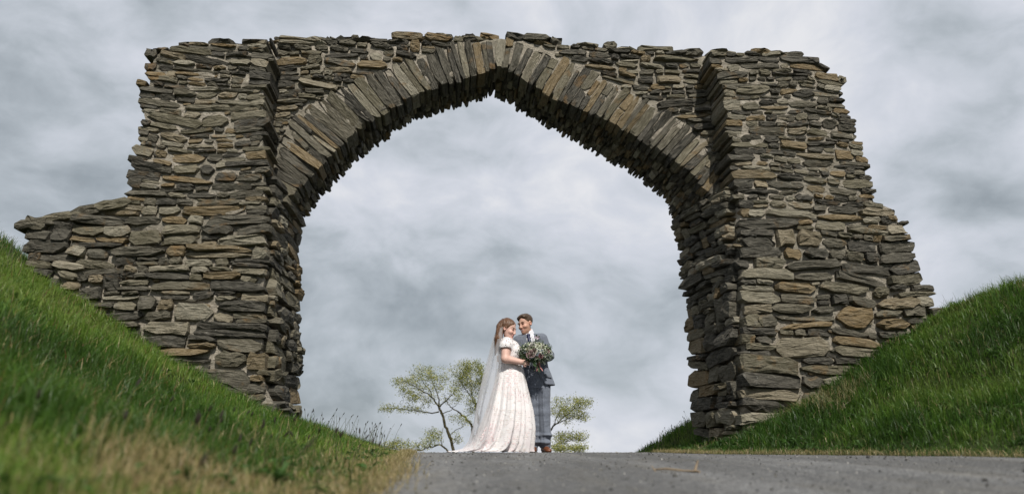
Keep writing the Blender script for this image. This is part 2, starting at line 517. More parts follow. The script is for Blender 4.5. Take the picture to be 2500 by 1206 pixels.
# ---- one stone: outline rings, proud broken face
def stone_geo(w, h, prot, depth, style='auto', n=11, back=False):
    r = rng
    u = r.random()
    P_ = []
    big_ = .90 if style == 'lens' else (.30 if style == 'block' else .62)
    for (sx, sz) in ((1, 1), (-1, 1), (-1, -1), (1, -1)):
        c1, c2 = (r.uniform(.15, .62), r.uniform(.40, .95)) if r.random() < big_ else (r.uniform(.02, .12), r.uniform(.10, .40))
        p1, p2 = (sx, sz * (1 - min(c2, .97))), (sx * (1 - c1), sz)
        P_ += [p1, p2] if sx * sz > 0 else [p2, p1]
    Q_ = []
    for i, p in enumerate(P_):
        q = P_[(i + 1) % 8]
        Q_.append(p)
        if abs(p[1] - q[1]) < .4 and abs(p[0] - q[0]) > .5 and n > 8:
            k = r.uniform(.3, .7); Q_.append((p[0] + (q[0] - p[0]) * k, (p[1] + (q[1] - p[1]) * k) * r.uniform(.84, 1.10)))
    Q_ = np.array(Q_); n = len(Q_)
    x, z = Q_[:, 0], Q_[:, 1] + r.uniform(-.16, .16) * Q_[:, 0]
    x = x * w / 2 * (1 + r.normal(0, .035, n)); z = z * h / 2 * (1 + r.normal(0, .06, n))
    tx, tz = r.normal(0, .30), r.normal(.05, .48)
    k1, k2 = r.uniform(.90, .985), r.uniform(.5, .95)
    rings = [np.column_stack([x * .96, np.full(n, depth), z * .96])]
    rings.append(np.column_stack([x, -prot * r.uniform(.15, .7, n), z]))
    f1 = np.column_stack([x * k1 + r.normal(0, .02, n) * w, np.zeros(n), z * k1 + r.normal(0, .03, n) * h])
    f1[:, 1] = -prot * r.uniform(.75, 1.05, n) + tx * f1[:, 0] * .25 + tz * f1[:, 2] * .45
    sh_ = r.normal(0, .10) * w; f2 = np.column_stack([x * k2 * .62 + r.normal(0, .06, n) * w * .5 + sh_, np.zeros(n), z * k2 * .62 + r.normal(0, .10) * h])
    f2[:, 1] = -prot * r.uniform(.85, 1.25, n) + tx * f2[:, 0] * .25 + tz * f2[:, 2] * .45
    V = np.concatenate(rings + [f1, f2, [[sh_ + r.normal(0, .06) * w, -prot * r.uniform(.85, 1.25), r.normal(0, .08) * h]]])
    F = []
    for k in range(3):
        for i in range(n):
            j = (i + 1) % n
            F.append((k * n + i, k * n + j, (k + 1) * n + j, (k + 1) * n + i))
    for i in range(n):
        F.append((3 * n + i, 3 * n + (i + 1) % n, 4 * n))
    if back: F.append(tuple(range(n - 1, -1, -1)))
    return V, F

STONES = []     # dicts: kind, V, F, matrix, area
def put(kind, w, h, prot, depth, origin, xa, ya, tilt=0.0, style='auto', n=11, back=False):
    X = Vector(xa).normalized(); Yv = Vector(ya).normalized(); Z = X.cross(Yv)
    ct, stt = math.cos(tilt), math.sin(tilt)
    X2 = X * ct + Z * stt; Z2 = Z * ct - X * stt
    M = Matrix(((X2.x, Yv.x, Z2.x, origin[0]), (X2.y, Yv.y, Z2.y, origin[1]), (X2.z, Yv.z, Z2.z, origin[2]), (0, 0, 0, 1)))
    wx = arch_world(*origin)
    if origin[2] + h < float(ground_z(wx[0], wx[1])) - .12:
        return
    V, F = stone_geo(w, h, prot, depth, style, n, back)
    STONES.append(dict(kind=kind, V=V, F=F, M=M, area=w * h))

def wav(u, z, seed):
    return .10 * (float(vnoise(u * 1.2 + seed, z * .9, seed)) - .5) + .045 * (float(vnoise(u * 3.1, z * 2, seed + 9)) - .5)

def coursed(seed, z0, z1, intervals, place, hfun, gap=(.84, 1.0), kinds=None):
    z = z0
    blocked = []
    while z < z1:
        h = hfun(z) * rng.uniform(.62, 1.42)
        zc = z + h / 2
        for (ua, ub) in intervals(zc):
            segs = [(ua, ub)]
            for (ba, bb, bz) in blocked:
                if bz > zc + h * .05:
                    nxt = []
                    for (p, q) in segs:
                        if bb <= p or ba >= q: nxt.append((p, q)); continue
                        if ba - p > .03: nxt.append((p, ba))
                        if q - bb > .03: nxt.append((bb, q))
                    segs = nxt
            for (p, q) in segs:
                u = p
                while u < q - .02:
                    wv = min(max(h * rng.choice([1.3, 1.8, 2.4, 3.0, 4.0, 5.4]) * rng.uniform(.85, 1.15), .11), .66)
                    if q - (u + wv) < .13: wv = q - u
                    if wv > .75: wv = wv / 2
                    uc = u + wv / 2
                    ends = (abs(u - ua) < 1e-6, abs(u + wv - ub) < 1e-6)
                    zz = zc + wav(uc, zc, seed)
                    sl = (wav(uc + wv / 2, zc, seed) - wav(uc - wv / 2, zc, seed)) / wv + rng.normal(0, .025)
                    g = rng.uniform(*gap)
                    p_ = rng.random()
                    if p_ < .10 and z + h * 2 < z1 and not any(ends):
                        hh = h * rng.uniform(1.45, 1.8)
                        place(uc, zc + (hh - h) / 2 + wav(uc, zc, seed), wv * .94, hh * .94, sl, ends, 'lens' if rng.random() < .5 else 'block')
                        blocked.append((u, u + wv, zc - h / 2 + hh))
                    elif p_ < .26 and h > .085:
                        cut = rng.uniform(.38, .62)
                        place(uc, zz + h * (cut / 2 - .5) , wv * rng.uniform(.9, 1.0), h * cut * .93, sl, ends, 'auto')
                        if wv > .32 and rng.random() < .5:
                            k = rng.uniform(.4, .6)
                            place(u + wv * k / 2, zz + h * cut / 2, wv * k * .93, h * (1 - cut) * .93, sl, (ends[0], False), 'auto')
                            place(u + wv * (1 + k) / 2, zz + h * cut / 2, wv * (1 - k) * .93, h * (1 - cut) * .93, sl, (False, ends[1]), 'auto')
                        else:
                            place(uc, zz + h * cut / 2, wv * .95, h * (1 - cut) * .93, sl, ends, 'auto')
                    else:
                        place(uc, zz, wv * rng.uniform(.91, 1.0), h * g, sl, ends, 'auto')
                    u += wv
        z += h * .985

def front_place(d, inner_sign, low=True):
    def pl(uc, z, w, h, sl, ends, style):
        edge_in = ends[1] if inner_sign > 0 else ends[0]
        edge_out = ends[0] if inner_sign > 0 else ends[1]
        prot = rng.uniform(.010, .036) * (1.6 if z < 2.6 else 1.0) + min(h, .2) * .08
        depth = .08; kind = 'stone'; off = 0
        if edge_in or edge_out:
            kind = 'quoin'; depth = rng.uniform(.34, .52) if edge_in else rng.uniform(.3, .6)
            off = rng.normal(.0, .030)
            style = 'block' if rng.random() < .4 else 'auto'
        gm = .88 if z > 2.7 else .97
        if not (edge_in or edge_out): style = 'lens' if rng.random() < .38 else style; w, h = w * rng.uniform(.90, 1.07), h * gm * rng.uniform(.80, 1.02); sl += rng.normal(0, .045)
        put(kind, w, h, prot, depth, (uc + off, d, z), (1, 0, 0), (0, 1, 0), sl, style, back=(kind == 'quoin'))
    return pl

hcoarse = lambda z: float(np.interp(z, [0, .8, 2.2, 2.9, 4.8], [.160, .135, .108, .080, .074]))
def iv_left(z):
    a, b = f(L_OUT, z), f(L_IN, z)
    # cut by the sloping top
    us = np.linspace(a, b, 40); ok = np.interp(us, *L_TOP) > z + .03
    return [(us[ok][0], b)] if ok.any() else []
def iv_right(z):
    a, b = f(R_IN, z), f(R_OUT, z)
    us = np.linspace(a, b, 40); ok = np.interp(us, *R_TOP) > z + .03
    return [(a, us[ok][-1])] if ok.any() else []
coursed(11, .15, 4.66, iv_left, front_place(0, 1), hcoarse, (.86, 1.02))
coursed(23, .10, 4.80, iv_right, front_place(0, -1), hcoarse, (.86, 1.02))

# spandrels above the ring
EL = RING['l'][1]; ER = RING['r'][1]
def iv_wall(z):
    out = []
    m = EL[np.argsort(EL[:, 1])]
    a = f(L_IN, z) - .03
    b = float(np.interp(z, m[:, 1], m[:, 0]))
    top_ok = lambda u: f(W_TOP, u) > z + .02
    if z > EL[0, 1] - .02 and b - a > .05:
        out.append((a, b - .02))
    m = ER[np.argsort(ER[:, 1])]
    b2 = f(R_IN, z) + .05; a2 = float(np.interp(z, m[:, 1], m[:, 0]))
    if z > ER[-1, 1] - .02 and b2 - a2 > .05:
        us = np.linspace(a2, b2, 60); ok = np.interp(us, *W_TOP) > z + .03
        if ok.any(): out.append((a2 + .02, us[ok][-1]))
    if z > 4.95: out = [(p, q) for p, q in out if q - p > .1]
    return out
def wall_place(uc, z, w, h, sl, ends, style):
    if z > f(W_TOP, uc) + .01: return
    put('stone', w * .93, h * .86, rng.uniform(.012, .05), .08, (uc, D_WALL, z), (1, 0, 0), (0, 1, 0), sl + rng.normal(0, .06), 'lens' if rng.random() < .55 else 'auto')
coursed(31, 2.75, 5.12, iv_wall, wall_place, lambda z: .092, (.78, 1.0))

# ring of slabs on edge
def ring_row(side, d, depth, kind, seed, thick=(.065, .135), rough=.02, back=False):
    I2, E2, B2, L = RING[side]
    tt = (d - D_WALL) / (D_BACK - D_WALL)
    C = I2 * (1 - tt) + B2 * tt if kind != 'voussoir' else I2
    Ee = E2 if kind == 'voussoir' else E2 + (C - I2)
    s = 0.0
    while s < L:
        w_ = rng.uniform(*thick)
        q = (s + w_ / 2) / L * 60
        if q > 60: break
        k = min(int(q), 59); fr = q - k
        ci = C[k] * (1 - fr) + C[k + 1] * fr; ce = Ee[k] * (1 - fr) + Ee[k + 1] * fr
        dv = ce - ci; ln = np.linalg.norm(dv); dv = dv / ln
        if kind != 'voussoir': ln = min(ln, .30)
        length = ln * rng.uniform(.84, 1.08) if ln > .22 else ln
        inner = rng.normal(0, rough)
        fan = 1 + .5 * (ln / 2) * (np.linalg.norm(Ee[k + 1] - Ee[k]) / max(1e-6, np.linalg.norm(C[k + 1] - C[k])) - 1) if kind == 'voussoir' else 1
        fan = min(max(fan, .9), 1.35)
        parts = [(inner, length)]
        if kind == 'voussoir' and ln > .3 and rng.random() < .18:
            c_ = rng.uniform(.45, .7); parts = [(inner, length * c_), (inner + length * (c_ + .02), length * (.98 - c_))]
        for (o_, l_) in parts:
            c = ci + dv * (o_ + l_ / 2)
            ya = (0, 1, 0)
            # x axis = slab's length (radial), y = into wall
            put(kind, l_, w_ * fan * rng.uniform(.86, 1.0), rng.uniform(.008, .022) if kind == 'voussoir' else rng.uniform(.0, .05), depth,
                (c[0], d, c[1]), (dv[0], 0, dv[1]), ya, rng.normal(0, .035), 'block' if kind == 'voussoir' else 'auto', n=10, back=True)
        s += w_ * .985
for sd in ('l', 'r'):
    ring_row(sd, D_WALL, .30, 'voussoir', 1, (.05, .125), rough=.007)
    ring_row(sd, .66, .16, 'soffit', 5, (.035, .10), .015)
    ring_row(sd, .82, .16, 'soffit', 2, (.035, .10), .016)
    ring_row(sd, .96, .16, 'soffit', 4, (.035, .10), .015)
    ring_row(sd, 1.08, .14, 'soffit', 3, (.03, .085), .018)

# inner faces of the piers
def inner_face(tab_in, tab_bk, sgn, seed, zmax):
    def iv(z):
        return [(.07, D_BACK + .02)]
    def pl(dc, z, w, h, sl, ends, style):
        tt = dc / D_BACK
        u = f(tab_in, z) * (1 - tt) + f(tab_bk, z) * tt
        du = (f(tab_bk, z) - f(tab_in, z)) / D_BACK
        if sgn < 0: xa, ya = (du, 1, 0), (-1, du, 0)
        else: xa, ya = (-du, -1, 0), (1, -du, 0)
        put('jamb_stone', w, h, rng.uniform(.02, .085), .12 if not ends[1] else .3, (u, dc, z), xa, ya, sl * .8 + rng.normal(0, .05), style, back=ends[1])
    coursed(seed, .15, zmax, iv, pl, lambda z: hcoarse(z) * 1.1, (.86, 1.02))
inner_face(L_IN, L_BK, -1, 41, 2.95)
inner_face(R_IN, R_BK, 1, 43, 3.0)

# flat stones bedded along the top
def coping(tab, d0, u0, u1):
    u = u0
    while u < u1:
        w_ = min(rng.uniform(.16, .5), u1 - u + .02)
        for dd in (d0 + .12, d0 + .40, d0 + .68):
            h_ = rng.uniform(.05, .12)
            z = f(tab, u + w_ / 2) - .035 + rng.normal(0, .014)
            put('coping_stone' if dd < d0 + .2 else 'soffit', w_ * rng.uniform(.8, 1.0), h_, rng.uniform(.12, .15), .15, (u + w_ / 2 + rng.normal(0, .04), dd, z), (1, 0, 0), (0, 1, 0),
                math.atan2(f(tab, u + w_) - f(tab, u), w_) * .8 + rng.normal(0, .05), 'lens' if rng.random() < .5 else 'auto', back=True)
        u += w_
coping(L_TOP, 0, -4.02, -2.78)
coping(W_TOP, D_WALL, -3.0, 2.65)
coping(R_TOP, 0, 2.42, 4.0)
# the sloping shoulder of the low outer wall
for k in range(4):
    uu = -4.85 + k * .24
    zt = float(np.interp(uu, [-4.93, -4.04], [2.425, 2.70]))
    put('coping_stone', rng.uniform(.3, .45), rng.uniform(.07, .12), .06, .5, (uu, .0, zt - .03), (1, 0, 0), (0, 1, 0), .2, 'lens', back=True)

# small chips pushed into the joints
for _ in range(420):
    if rng.random() < .5:
        z = rng.uniform(.6, 4.5); uu = rng.uniform(-4.0, -2.7) if rng.random() < .5 else rng.uniform(2.5, 4.0); d = 0
    else:
        z = rng.uniform(3.0, 5.0); d = D_WALL
        iv = iv_wall(z)
        if not iv: continue
        p, q = iv[rng.integers(len(iv))]
        uu = rng.uniform(p, q)
    put('chip', rng.uniform(.05, .13), rng.uniform(.018, .04), rng.uniform(.006, .02), .05, (uu, d, z), (1, 0, 0), (0, 1, 0), rng.normal(0, .12), 'auto', n=7)

def emit_stones():
    by = {}
    for s_ in STONES: by.setdefault(s_['kind'], []).append(s_)
    merged = []
    for kind, lst in by.items():
        lst.sort(key=lambda q: -q['area'])
        if kind in ('stone', 'quoin', 'voussoir', 'coping_stone', 'jamb_stone'):
            single, rest = lst[:300], lst[300:]
        else:
            single, rest = [], lst
        for q in single:
            o = mesh_obj(kind, q['V'], q['F'], STONE, ARCH)
            o.matrix_local = q['M']
        merged += rest
    V, F, n = [], [], 0
    for q in merged:
        M = np.array(q['M'])
        V.append(q['V'] @ M[:3, :3].T + M[:3, 3])
        F += [tuple(i + n for i in fc) for fc in q['F']]
        n += len(q['V'])
    o = mesh_obj('small_stones', np.concatenate(V), F, STONE, ARCH)
    o['kind'] = 'stuff'
    print('STONES', {k: len(v) for k, v in by.items()}, 'merged', len(merged))
emit_stones()
# ================================================================== grass
def blades(name, P, L, W, colors, mat, lean=.55, drift=(0, 0), label=None):
    n = len(P)
    yaw = rng.uniform(0, 6.28, n)
    side = np.column_stack([np.cos(yaw), np.sin(yaw), np.zeros(n)])
    ld = rng.uniform(0, 6.28, n)
    la = np.abs(rng.normal(0, lean, n))[:, None]
    lv = np.column_stack([np.cos(ld), np.sin(ld), np.zeros(n)]) * la + np.array([drift[0], drift[1], 0])
    up = np.array([0, 0, 1.0])
    L_ = L[:, None]; W_ = W[:, None]
    m1 = P + L_ * .52 * (up * .98 + lv * .35)
    t1 = P + L_ * (up * (1 - .28 * la) + lv * 1.0)
    V = np.stack([P - side * W_ * .5, P + side * W_ * .5, m1 + side * W_ * .42, m1 - side * W_ * .42, t1], 1).reshape(-1, 3)
    b = np.arange(n)[:, None] * 5
    F = np.concatenate([b + [0, 1, 2], b + [0, 2, 3], b + [3, 2, 4]], 0)
    C = np.repeat(colors, 5, axis=0)
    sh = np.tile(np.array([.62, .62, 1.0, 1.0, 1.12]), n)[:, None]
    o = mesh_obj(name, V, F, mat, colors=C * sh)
    tag(o, label, None, None, 'stuff')
    return o

def in_view(X, Y, Z, pad=.06):
    dp = Y * math.cos(PITCH) + (Z - CAM_Z) * math.sin(PITCH)
    return (dp > .3) & (np.abs(X) < dp * (.75 + pad) + .1)

def pile(xlo, xhi, ylo, yhi, dens, keep):
    n = int((xhi - xlo) * (yhi - ylo) * dens)
    X = rng.uniform(xlo, xhi, n); Y = rng.uniform(ylo, yhi, n)
    Z = ground_z(X, Y)
    k = in_view(X, Y, Z) & keep(X, Y)
    return np.column_stack([X[k], Y[k], Z[k]])

GREEN = np.array([[.042, .098, .010], [.074, .155, .016], [.118, .205, .024], [.175, .250, .044], [.10, .135, .028]])
STRAW = np.array([[.40, .31, .15], [.33, .27, .12], [.24, .22, .08], [.46, .38, .21]])
RUST = np.array([[.16, .05, .022], [.20, .085, .04]])
def grass_colors(P, straw, rust=0.0):
    n = len(P)
    patch = fbm(P[:, 0] * .9, P[:, 1] * .9, 21, 3)
    p2 = fbm(P[:, 0] * 3.3, P[:, 1] * 3.3, 27, 2)
    gi = np.clip((patch - .27) / .44 * 3.0 + (p2 - .5) * 3.0 + rng.normal(0, .6, n), 0, 4.999)
    c = GREEN[gi.astype(int)] * rng.uniform(.75, 1.25, n)[:, None]
    st = rng.random(n) < straw
    c[st] = STRAW[rng.integers(0, 4, st.sum())] * rng.uniform(.7, 1.15, st.sum())[:, None]
    ru = rng.random(n) < rust
    c[ru] = RUST[rng.integers(0, 2, ru.sum())]
    return c

# left bank
Ps = []
for (ya, yb, dn) in ((.62, 1.1, 16000), (1.1, 1.8, 11000), (1.8, 3, 7000), (3, 5, 3800), (5, 7.4, 2400), (7.4, 11, 1300)):
    Ps.append(pile(-.85 * yb - .2, .0, ya, yb, dn, lambda X, Y: (X < foot_left(Y) + .03 + .05 * (vnoise(X * 0 + 3, Y * 7, 4) - .4)) & (Y > .62)))
P = np.concatenate(Ps)
tl = foot_left(P[:, 1]) - P[:, 0]
# nothing grows inside the masonry
def inside_pier(P):
    c, s = math.cos(ARCH_A), math.sin(ARCH_A)
    u = P[:, 0] * c + (P[:, 1] - ARCH_Y) * s; d = -P[:, 0] * s + (P[:, 1] - ARCH_Y) * c
    return (d > .0) & (d < D_BACK) & (((u < -2.4) & (u > -4.95)) | ((u > 2.3) & (u < 4.75)))
k = ~inside_pier(P); P, tl = P[k], tl[k]
verge = np.exp(-(tl / .30) ** 2)
patch = fbm(P[:, 0] * 2.2, P[:, 1] * 1.6, 31, 3)
straw = np.clip(.05 + .75 * verge * sstep(.25, .6, patch + .1) + .55 * sstep(.60, .72, patch) * sstep(1.4, .3, tl), 0, .85)
near = sstep(3.2, 1.0, P[:, 1])
straw = np.clip(straw + .30 * near * sstep(.9, .2, tl) + .45 * near * sstep(.52, .66, patch) * sstep(1.2, .4, tl), 0, .92)
clump = fbm(P[:, 0] * 3.1, P[:, 1] * 3.1, 63, 2)
ln = (.030 + .085 * sstep(.02, .7, tl)) * rng.uniform(.45, 1.25, len(P)) * (1 - .35 * near) * (.45 + 1.1 * clump)
wd = (.0022 + .00055 * P[:, 1]) * rng.uniform(.7, 1.3, len(P))
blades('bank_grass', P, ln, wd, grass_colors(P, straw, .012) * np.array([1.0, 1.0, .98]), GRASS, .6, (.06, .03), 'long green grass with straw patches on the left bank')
print('left blades', len(P))
# right bank
Ps = []
for (ya, yb, dn) in ((2.0, 3.4, 4500), (3.4, 5, 4200), (5, 7.3, 2900), (7.3, 10.5, 1700), (10.5, 13, 500)):
    Ps.append(pile(1.2, .85 * yb + 1.0, ya, yb, dn, lambda X, Y: X > foot_right(Y) - .02 - .06 * vnoise(X * 6, Y * 6, 9)))
P = np.concatenate(Ps)
P = P[~inside_pier(P)]
tr = P[:, 0] - foot_right(P[:, 1])
patch = fbm(P[:, 0] * 1.7, P[:, 1] * 1.7, 51, 3)
straw = np.clip(.03 + .55 * np.exp(-(tr / .07) ** 2) + .55 * sstep(.66, .74, patch), 0, .8)
clump = fbm(P[:, 0] * 2.3, P[:, 1] * 2.3, 61, 2)
ln = (.032 + .095 * sstep(.05, .6, tr)) * rng.uniform(.4, 1.2, len(P)) * (.35 + 1.3 * clump)
wd = (.0024 + .0006 * P[:, 1]) * rng.uniform(.7, 1.3, len(P))
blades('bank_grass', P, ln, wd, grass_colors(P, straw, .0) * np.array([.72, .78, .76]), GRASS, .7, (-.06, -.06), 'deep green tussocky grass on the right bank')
print('right blades', len(P))

# broad-leaved weeds and tussocks breaking the turf, dead straw fallen on the road edge
def weeds(name, spots, label):
    V, F, C = [], [], []
    for (x, y, sz) in spots:
        z = float(ground_z(x, y)); k = rng.integers(5, 9); col = np.array([.050, .105, .022]) * rng.uniform(.7, 1.4)
        for i in range(k):
            a = rng.uniform(0, 6.28); l_ = sz * rng.uniform(.6, 1.2); w_ = l_ * rng.uniform(.16, .28); ri = rng.uniform(.3, 1.0)
            d = np.array([math.cos(a), math.sin(a), 0]); e = np.array([-math.sin(a), math.cos(a), 0]); b0 = np.array([x, y, z])
            m_ = b0 + d * l_ * .5 + np.array([0, 0, l_ * ri * .55]); tp = b0 + d * l_ + np.array([0, 0, l_ * ri * .45])
            n0 = len(V)
            V += [b0, m_ + e * w_ * .5 + np.array([0, 0, w_ * .2]), tp, m_ - e * w_ * .5 + np.array([0, 0, w_ * .2]), m_]
            F += [(n0, n0 + 1, n0 + 4), (n0 + 1, n0 + 2, n0 + 4), (n0 + 2, n0 + 3, n0 + 4), (n0 + 3, n0, n0 + 4)]
            C += [col * rng.uniform(.85, 1.15)] * 5
    o = mesh_obj(name, np.array(V), F, GRASS, colors=np.array(C)); tag(o, label, None, None, 'stuff')
sp = []
for _ in range(420):
    y = rng.uniform(1.1, 7.0); x = float(foot_left(y)) - rng.uniform(.08, 3.2) * min(1, y / 4); sp.append((x, y, rng.uniform(.04, .10)))
weeds('broad_weeds', sp, 'broad-leaved weeds scattered through the left bank')
sp = []
for _ in range(420):
    y = rng.uniform(3.2, 9.0); x = float(foot_right(y)) + rng.uniform(.05, 4.0) * min(1, y / 6); sp.append((x, y, rng.uniform(.05, .13)))
weeds('broad_weeds', [q for q in sp if not inside_pier(np.array([[q[0], q[1], 0]]))[0]], 'broad-leaved weeds scattered through the right bank')
Y_ = rng.uniform(1.7, 9.0, 2600) ; X_ = foot_left(Y_) + np.abs(rng.normal(0, .06, 2600)) + .07 * (vnoise(Y_ * 5, Y_ * 0, 12) - .4)
X2 = foot_right(Y_) - np.abs(rng.normal(0, .05, 2600))
Pd = np.concatenate([np.column_stack([X_, Y_, road_z(X_, Y_) + .008]), np.column_stack([X2, Y_, road_z(X2, Y_) + .008])])
blades('straw_litter', Pd, rng.uniform(.02, .07, len(Pd)), np.full(len(Pd), .0030), STRAW[rng.integers(0, 4, len(Pd))] * rng.uniform(.7, 1.1, len(Pd))[:, None], GRASS, 1.7, (.1, 0), 'dry straw fallen along the road edges')

# flowering stalks standing above the turf (plantain heads, thin bents)
def stalks(name, spots, label, hmin, hmax, head=True):
    V, F, C = [], [], []
    def tube(pts, rads, col, k=4):
        n0 = sum(len(v) for v in V)
        pts = np.array(pts); ring = []
        for p, r_ in zip(pts, rads):
            a = np.arange(k) * 2 * math.pi / k
            ring.append(np.column_stack([p[0] + r_ * np.cos(a), p[1] + r_ * np.sin(a), np.full(k, p[2])]))
        V.append(np.concatenate(ring)); C.append(np.tile(col, (k * len(pts), 1)))
        for i in range(len(pts) - 1):
            for j in range(k):
                F.append((n0 + i * k + j, n0 + i * k + (j + 1) % k, n0 + (i + 1) * k + (j + 1) % k, n0 + (i + 1) * k + j))
    for (x, y) in spots:
        z = float(ground_z(x, y)); h = rng.uniform(hmin, hmax); lx, ly = rng.normal(.10, .16), rng.normal(0, .12)
        pts = [(x + lx * h * t_ ** 2, y + ly * h * t_ ** 2, z + h * t_) for t_ in np.linspace(0, 1, 5)]
        tube(pts, [.0022, .002, .0018, .0015, .0012], (.09, .10, .04))
        if head and rng.random() < .6:
            p = np.array(pts[-1]); q = p - np.array(pts[-2]); q = q / np.linalg.norm(q); l_ = rng.uniform(.015, .035)
            tube([p - q * .005, p + q * l_ * .3, p + q * l_ * .8, p + q * l_ * 1.1], [.001, .0052, .0042, .001], (.035, .028, .018), 5)
    o = mesh_obj(name, np.concatenate(V), F, LEAF, colors=np.concatenate(C))
    tag(o, label, None, None, 'stuff')
sp = []
for _ in range(70):
    px = rng.uniform(735, 960); Y = rng.uniform(6.8, 8.8)
    sp.append((at(px, 1050, Y).x, Y))
stalks('seed_stalks', sp, 'thin dark seed stalks beside the left pier against the sky', .12, .30)
sp = [(at(rng.uniform(-40, 75), 560, Y).x, Y) for Y in rng.uniform(5.0, 6.6, 26)]
stalks('seed_stalks', sp, 'pale wispy stalks on top of the left bank', .18, .34, False)
sp = [(at(rng.uniform(2290, 2420), 690, Y).x, Y) for Y in rng.uniform(8.2, 9.4, 34)]
stalks('seed_stalks', sp, 'pale wispy stalks on the skyline of the right bank', .18, .34, False)
sp = [(at(rng.uniform(1600, 1695), 1050, Y).x, Y) for Y in rng.uniform(8.6, 10.2, 30)]
stalks('seed_stalks', sp, 'thin stalks on the bank behind the right pier', .12, .26)
sp = [(foot_left(y) - rng.uniform(.05, .9), y) for y in rng.uniform(1.3, 4.5, 60)]
stalks('sorrel_stalks', sp, 'scattered stalks in the near grass of the left bank', .06, .16)

# loose grit on the road
V, F, C = [], [], []
for i in range(1500):
    y = 1.9 + 7.4 * rng.random() ** 1.1; x = rng.uniform(max(float(foot_left(y)) + .03, -.76 * y), min(float(foot_right(y)) - .05, .8 * y))
    r_ = rng.uniform(.0022, .007) * (1 if rng.random() < .93 else 1.9)
    z = float(road_z(x, y)) + .006
    a = rng.uniform(0, 6.28, 5); a.sort()
    n0 = i * 11
    base = [(x + r_ * math.cos(q) * rng.uniform(.7, 1.2), y + r_ * math.sin(q) * rng.uniform(.7, 1.2), z - .002) for q in a]
    topv = [(p[0] * .8 + x * .2, p[1] * .8 + y * .2, z + r_ * rng.uniform(.5, .9)) for p in base]
    V += base + topv + [(x, y, z + r_ * 1.0)]
    for j in range(5):
        k2 = (j + 1) % 5
        F += [(n0 + j, n0 + k2, n0 + 5 + k2, n0 + 5 + j), (n0 + 5 + j, n0 + 5 + k2, n0 + 10)]
    g = rng.choice([.04, .08, .12, .18, .30], p=[.18, .24, .28, .22, .08])
    C += [(g, g * .98, g * .93)] * 11
o = mesh_obj('road_grit', np.array(V), F, tinted('grit_stone', .9, .2), colors=np.array(C))
tag(o, 'loose dark and pale grit scattered over the tarmac', None, None, 'stuff')

def tube_mesh(paths, k=7, wob=0.0):
    """paths: list of (points, radii); swept round tubes joined into one mesh"""
    V, F, n0 = [], [], 0
    for pts, rads in paths:
        pts = [Vector(p) for p in pts]
        up = Vector((.3, .9, .2))
        for i, p in enumerate(pts):
            d = (pts[min(i + 1, len(pts) - 1)] - pts[max(i - 1, 0)])
            d = d.normalized() if d.length > 1e-9 else Vector((0, 0, 1))
            s_ = d.cross(up); s_ = s_.normalized() if s_.length > 1e-4 else Vector((1, 0, 0))
            q = s_.cross(d).normalized(); up = q
            for j in range(k):
                a = 2 * math.pi * j / k
                rr = rads[i] * (1 + (rng.uniform(-wob, wob) if wob else 0))
                V.append(p + s_ * math.cos(a) * rr + q * math.sin(a) * rr)
        for i in range(len(pts) - 1):
            for j in range(k):
                F.append((n0 + i * k + j, n0 + i * k + (j + 1) % k, n0 + (i + 1) * k + (j + 1) % k, n0 + (i + 1) * k + j))
        F.append(tuple(n0 + j for j in range(k))[::-1]); F.append(tuple(n0 + (len(pts) - 1) * k + j for j in range(k)))
        n0 += k * len(pts)
    return np.array([tuple(v) for v in V]), F

# broken twig lying on the road
def on_road(px, py):
    for Y in np.arange(1.6, 9, .01):
        p = at(px, py, Y)
        if p.z <= float(road_z(p.x, Y)): return Vector((p.x, Y, float(road_z(p.x, Y))))
a_, b_ = on_road(1597, 1153), on_road(1708, 1157)
mid_ = (a_ + b_) / 2
root = empty('twig', tuple(mid_)); 
tag(root, 'dry tan twig with a short upturned side shoot lying on the road', 'twig')
up = Vector((0, 0, .014))
bark = plain('dry_twig', (.22, .17, .115), .8, .2, 90, .35)
pts = [a_ + up, a_.lerp(b_, .3) + up * 1.3, a_.lerp(b_, .65) + up * .9, b_ + up * .75]
v, fc = tube_mesh([([p - mid_ for p in pts], [.003, .0048, .0045, .006])], 7, .15)
mesh_obj('stem', v, fc, bark, root)
q = a_.lerp(b_, .91) + up
v, fc = tube_mesh([([q - mid_, q - mid_ + Vector((.008, .004, .02)), q - mid_ + Vector((.018, .006, .042))], [.007, .005, .003])], 6, .1)
mesh_obj('side_shoot', v, fc, bark, root)
v, fc = tube_mesh([([a_ - mid_ + up, a_ - mid_ + Vector((.004, -.03, .004))], [.004, .002]), ([a_ - mid_ + up, a_ - mid_ + Vector((-.008, .004, .03))], [.003, .0015])], 6, .1)
mesh_obj('side_shoot', v, fc, bark, root)

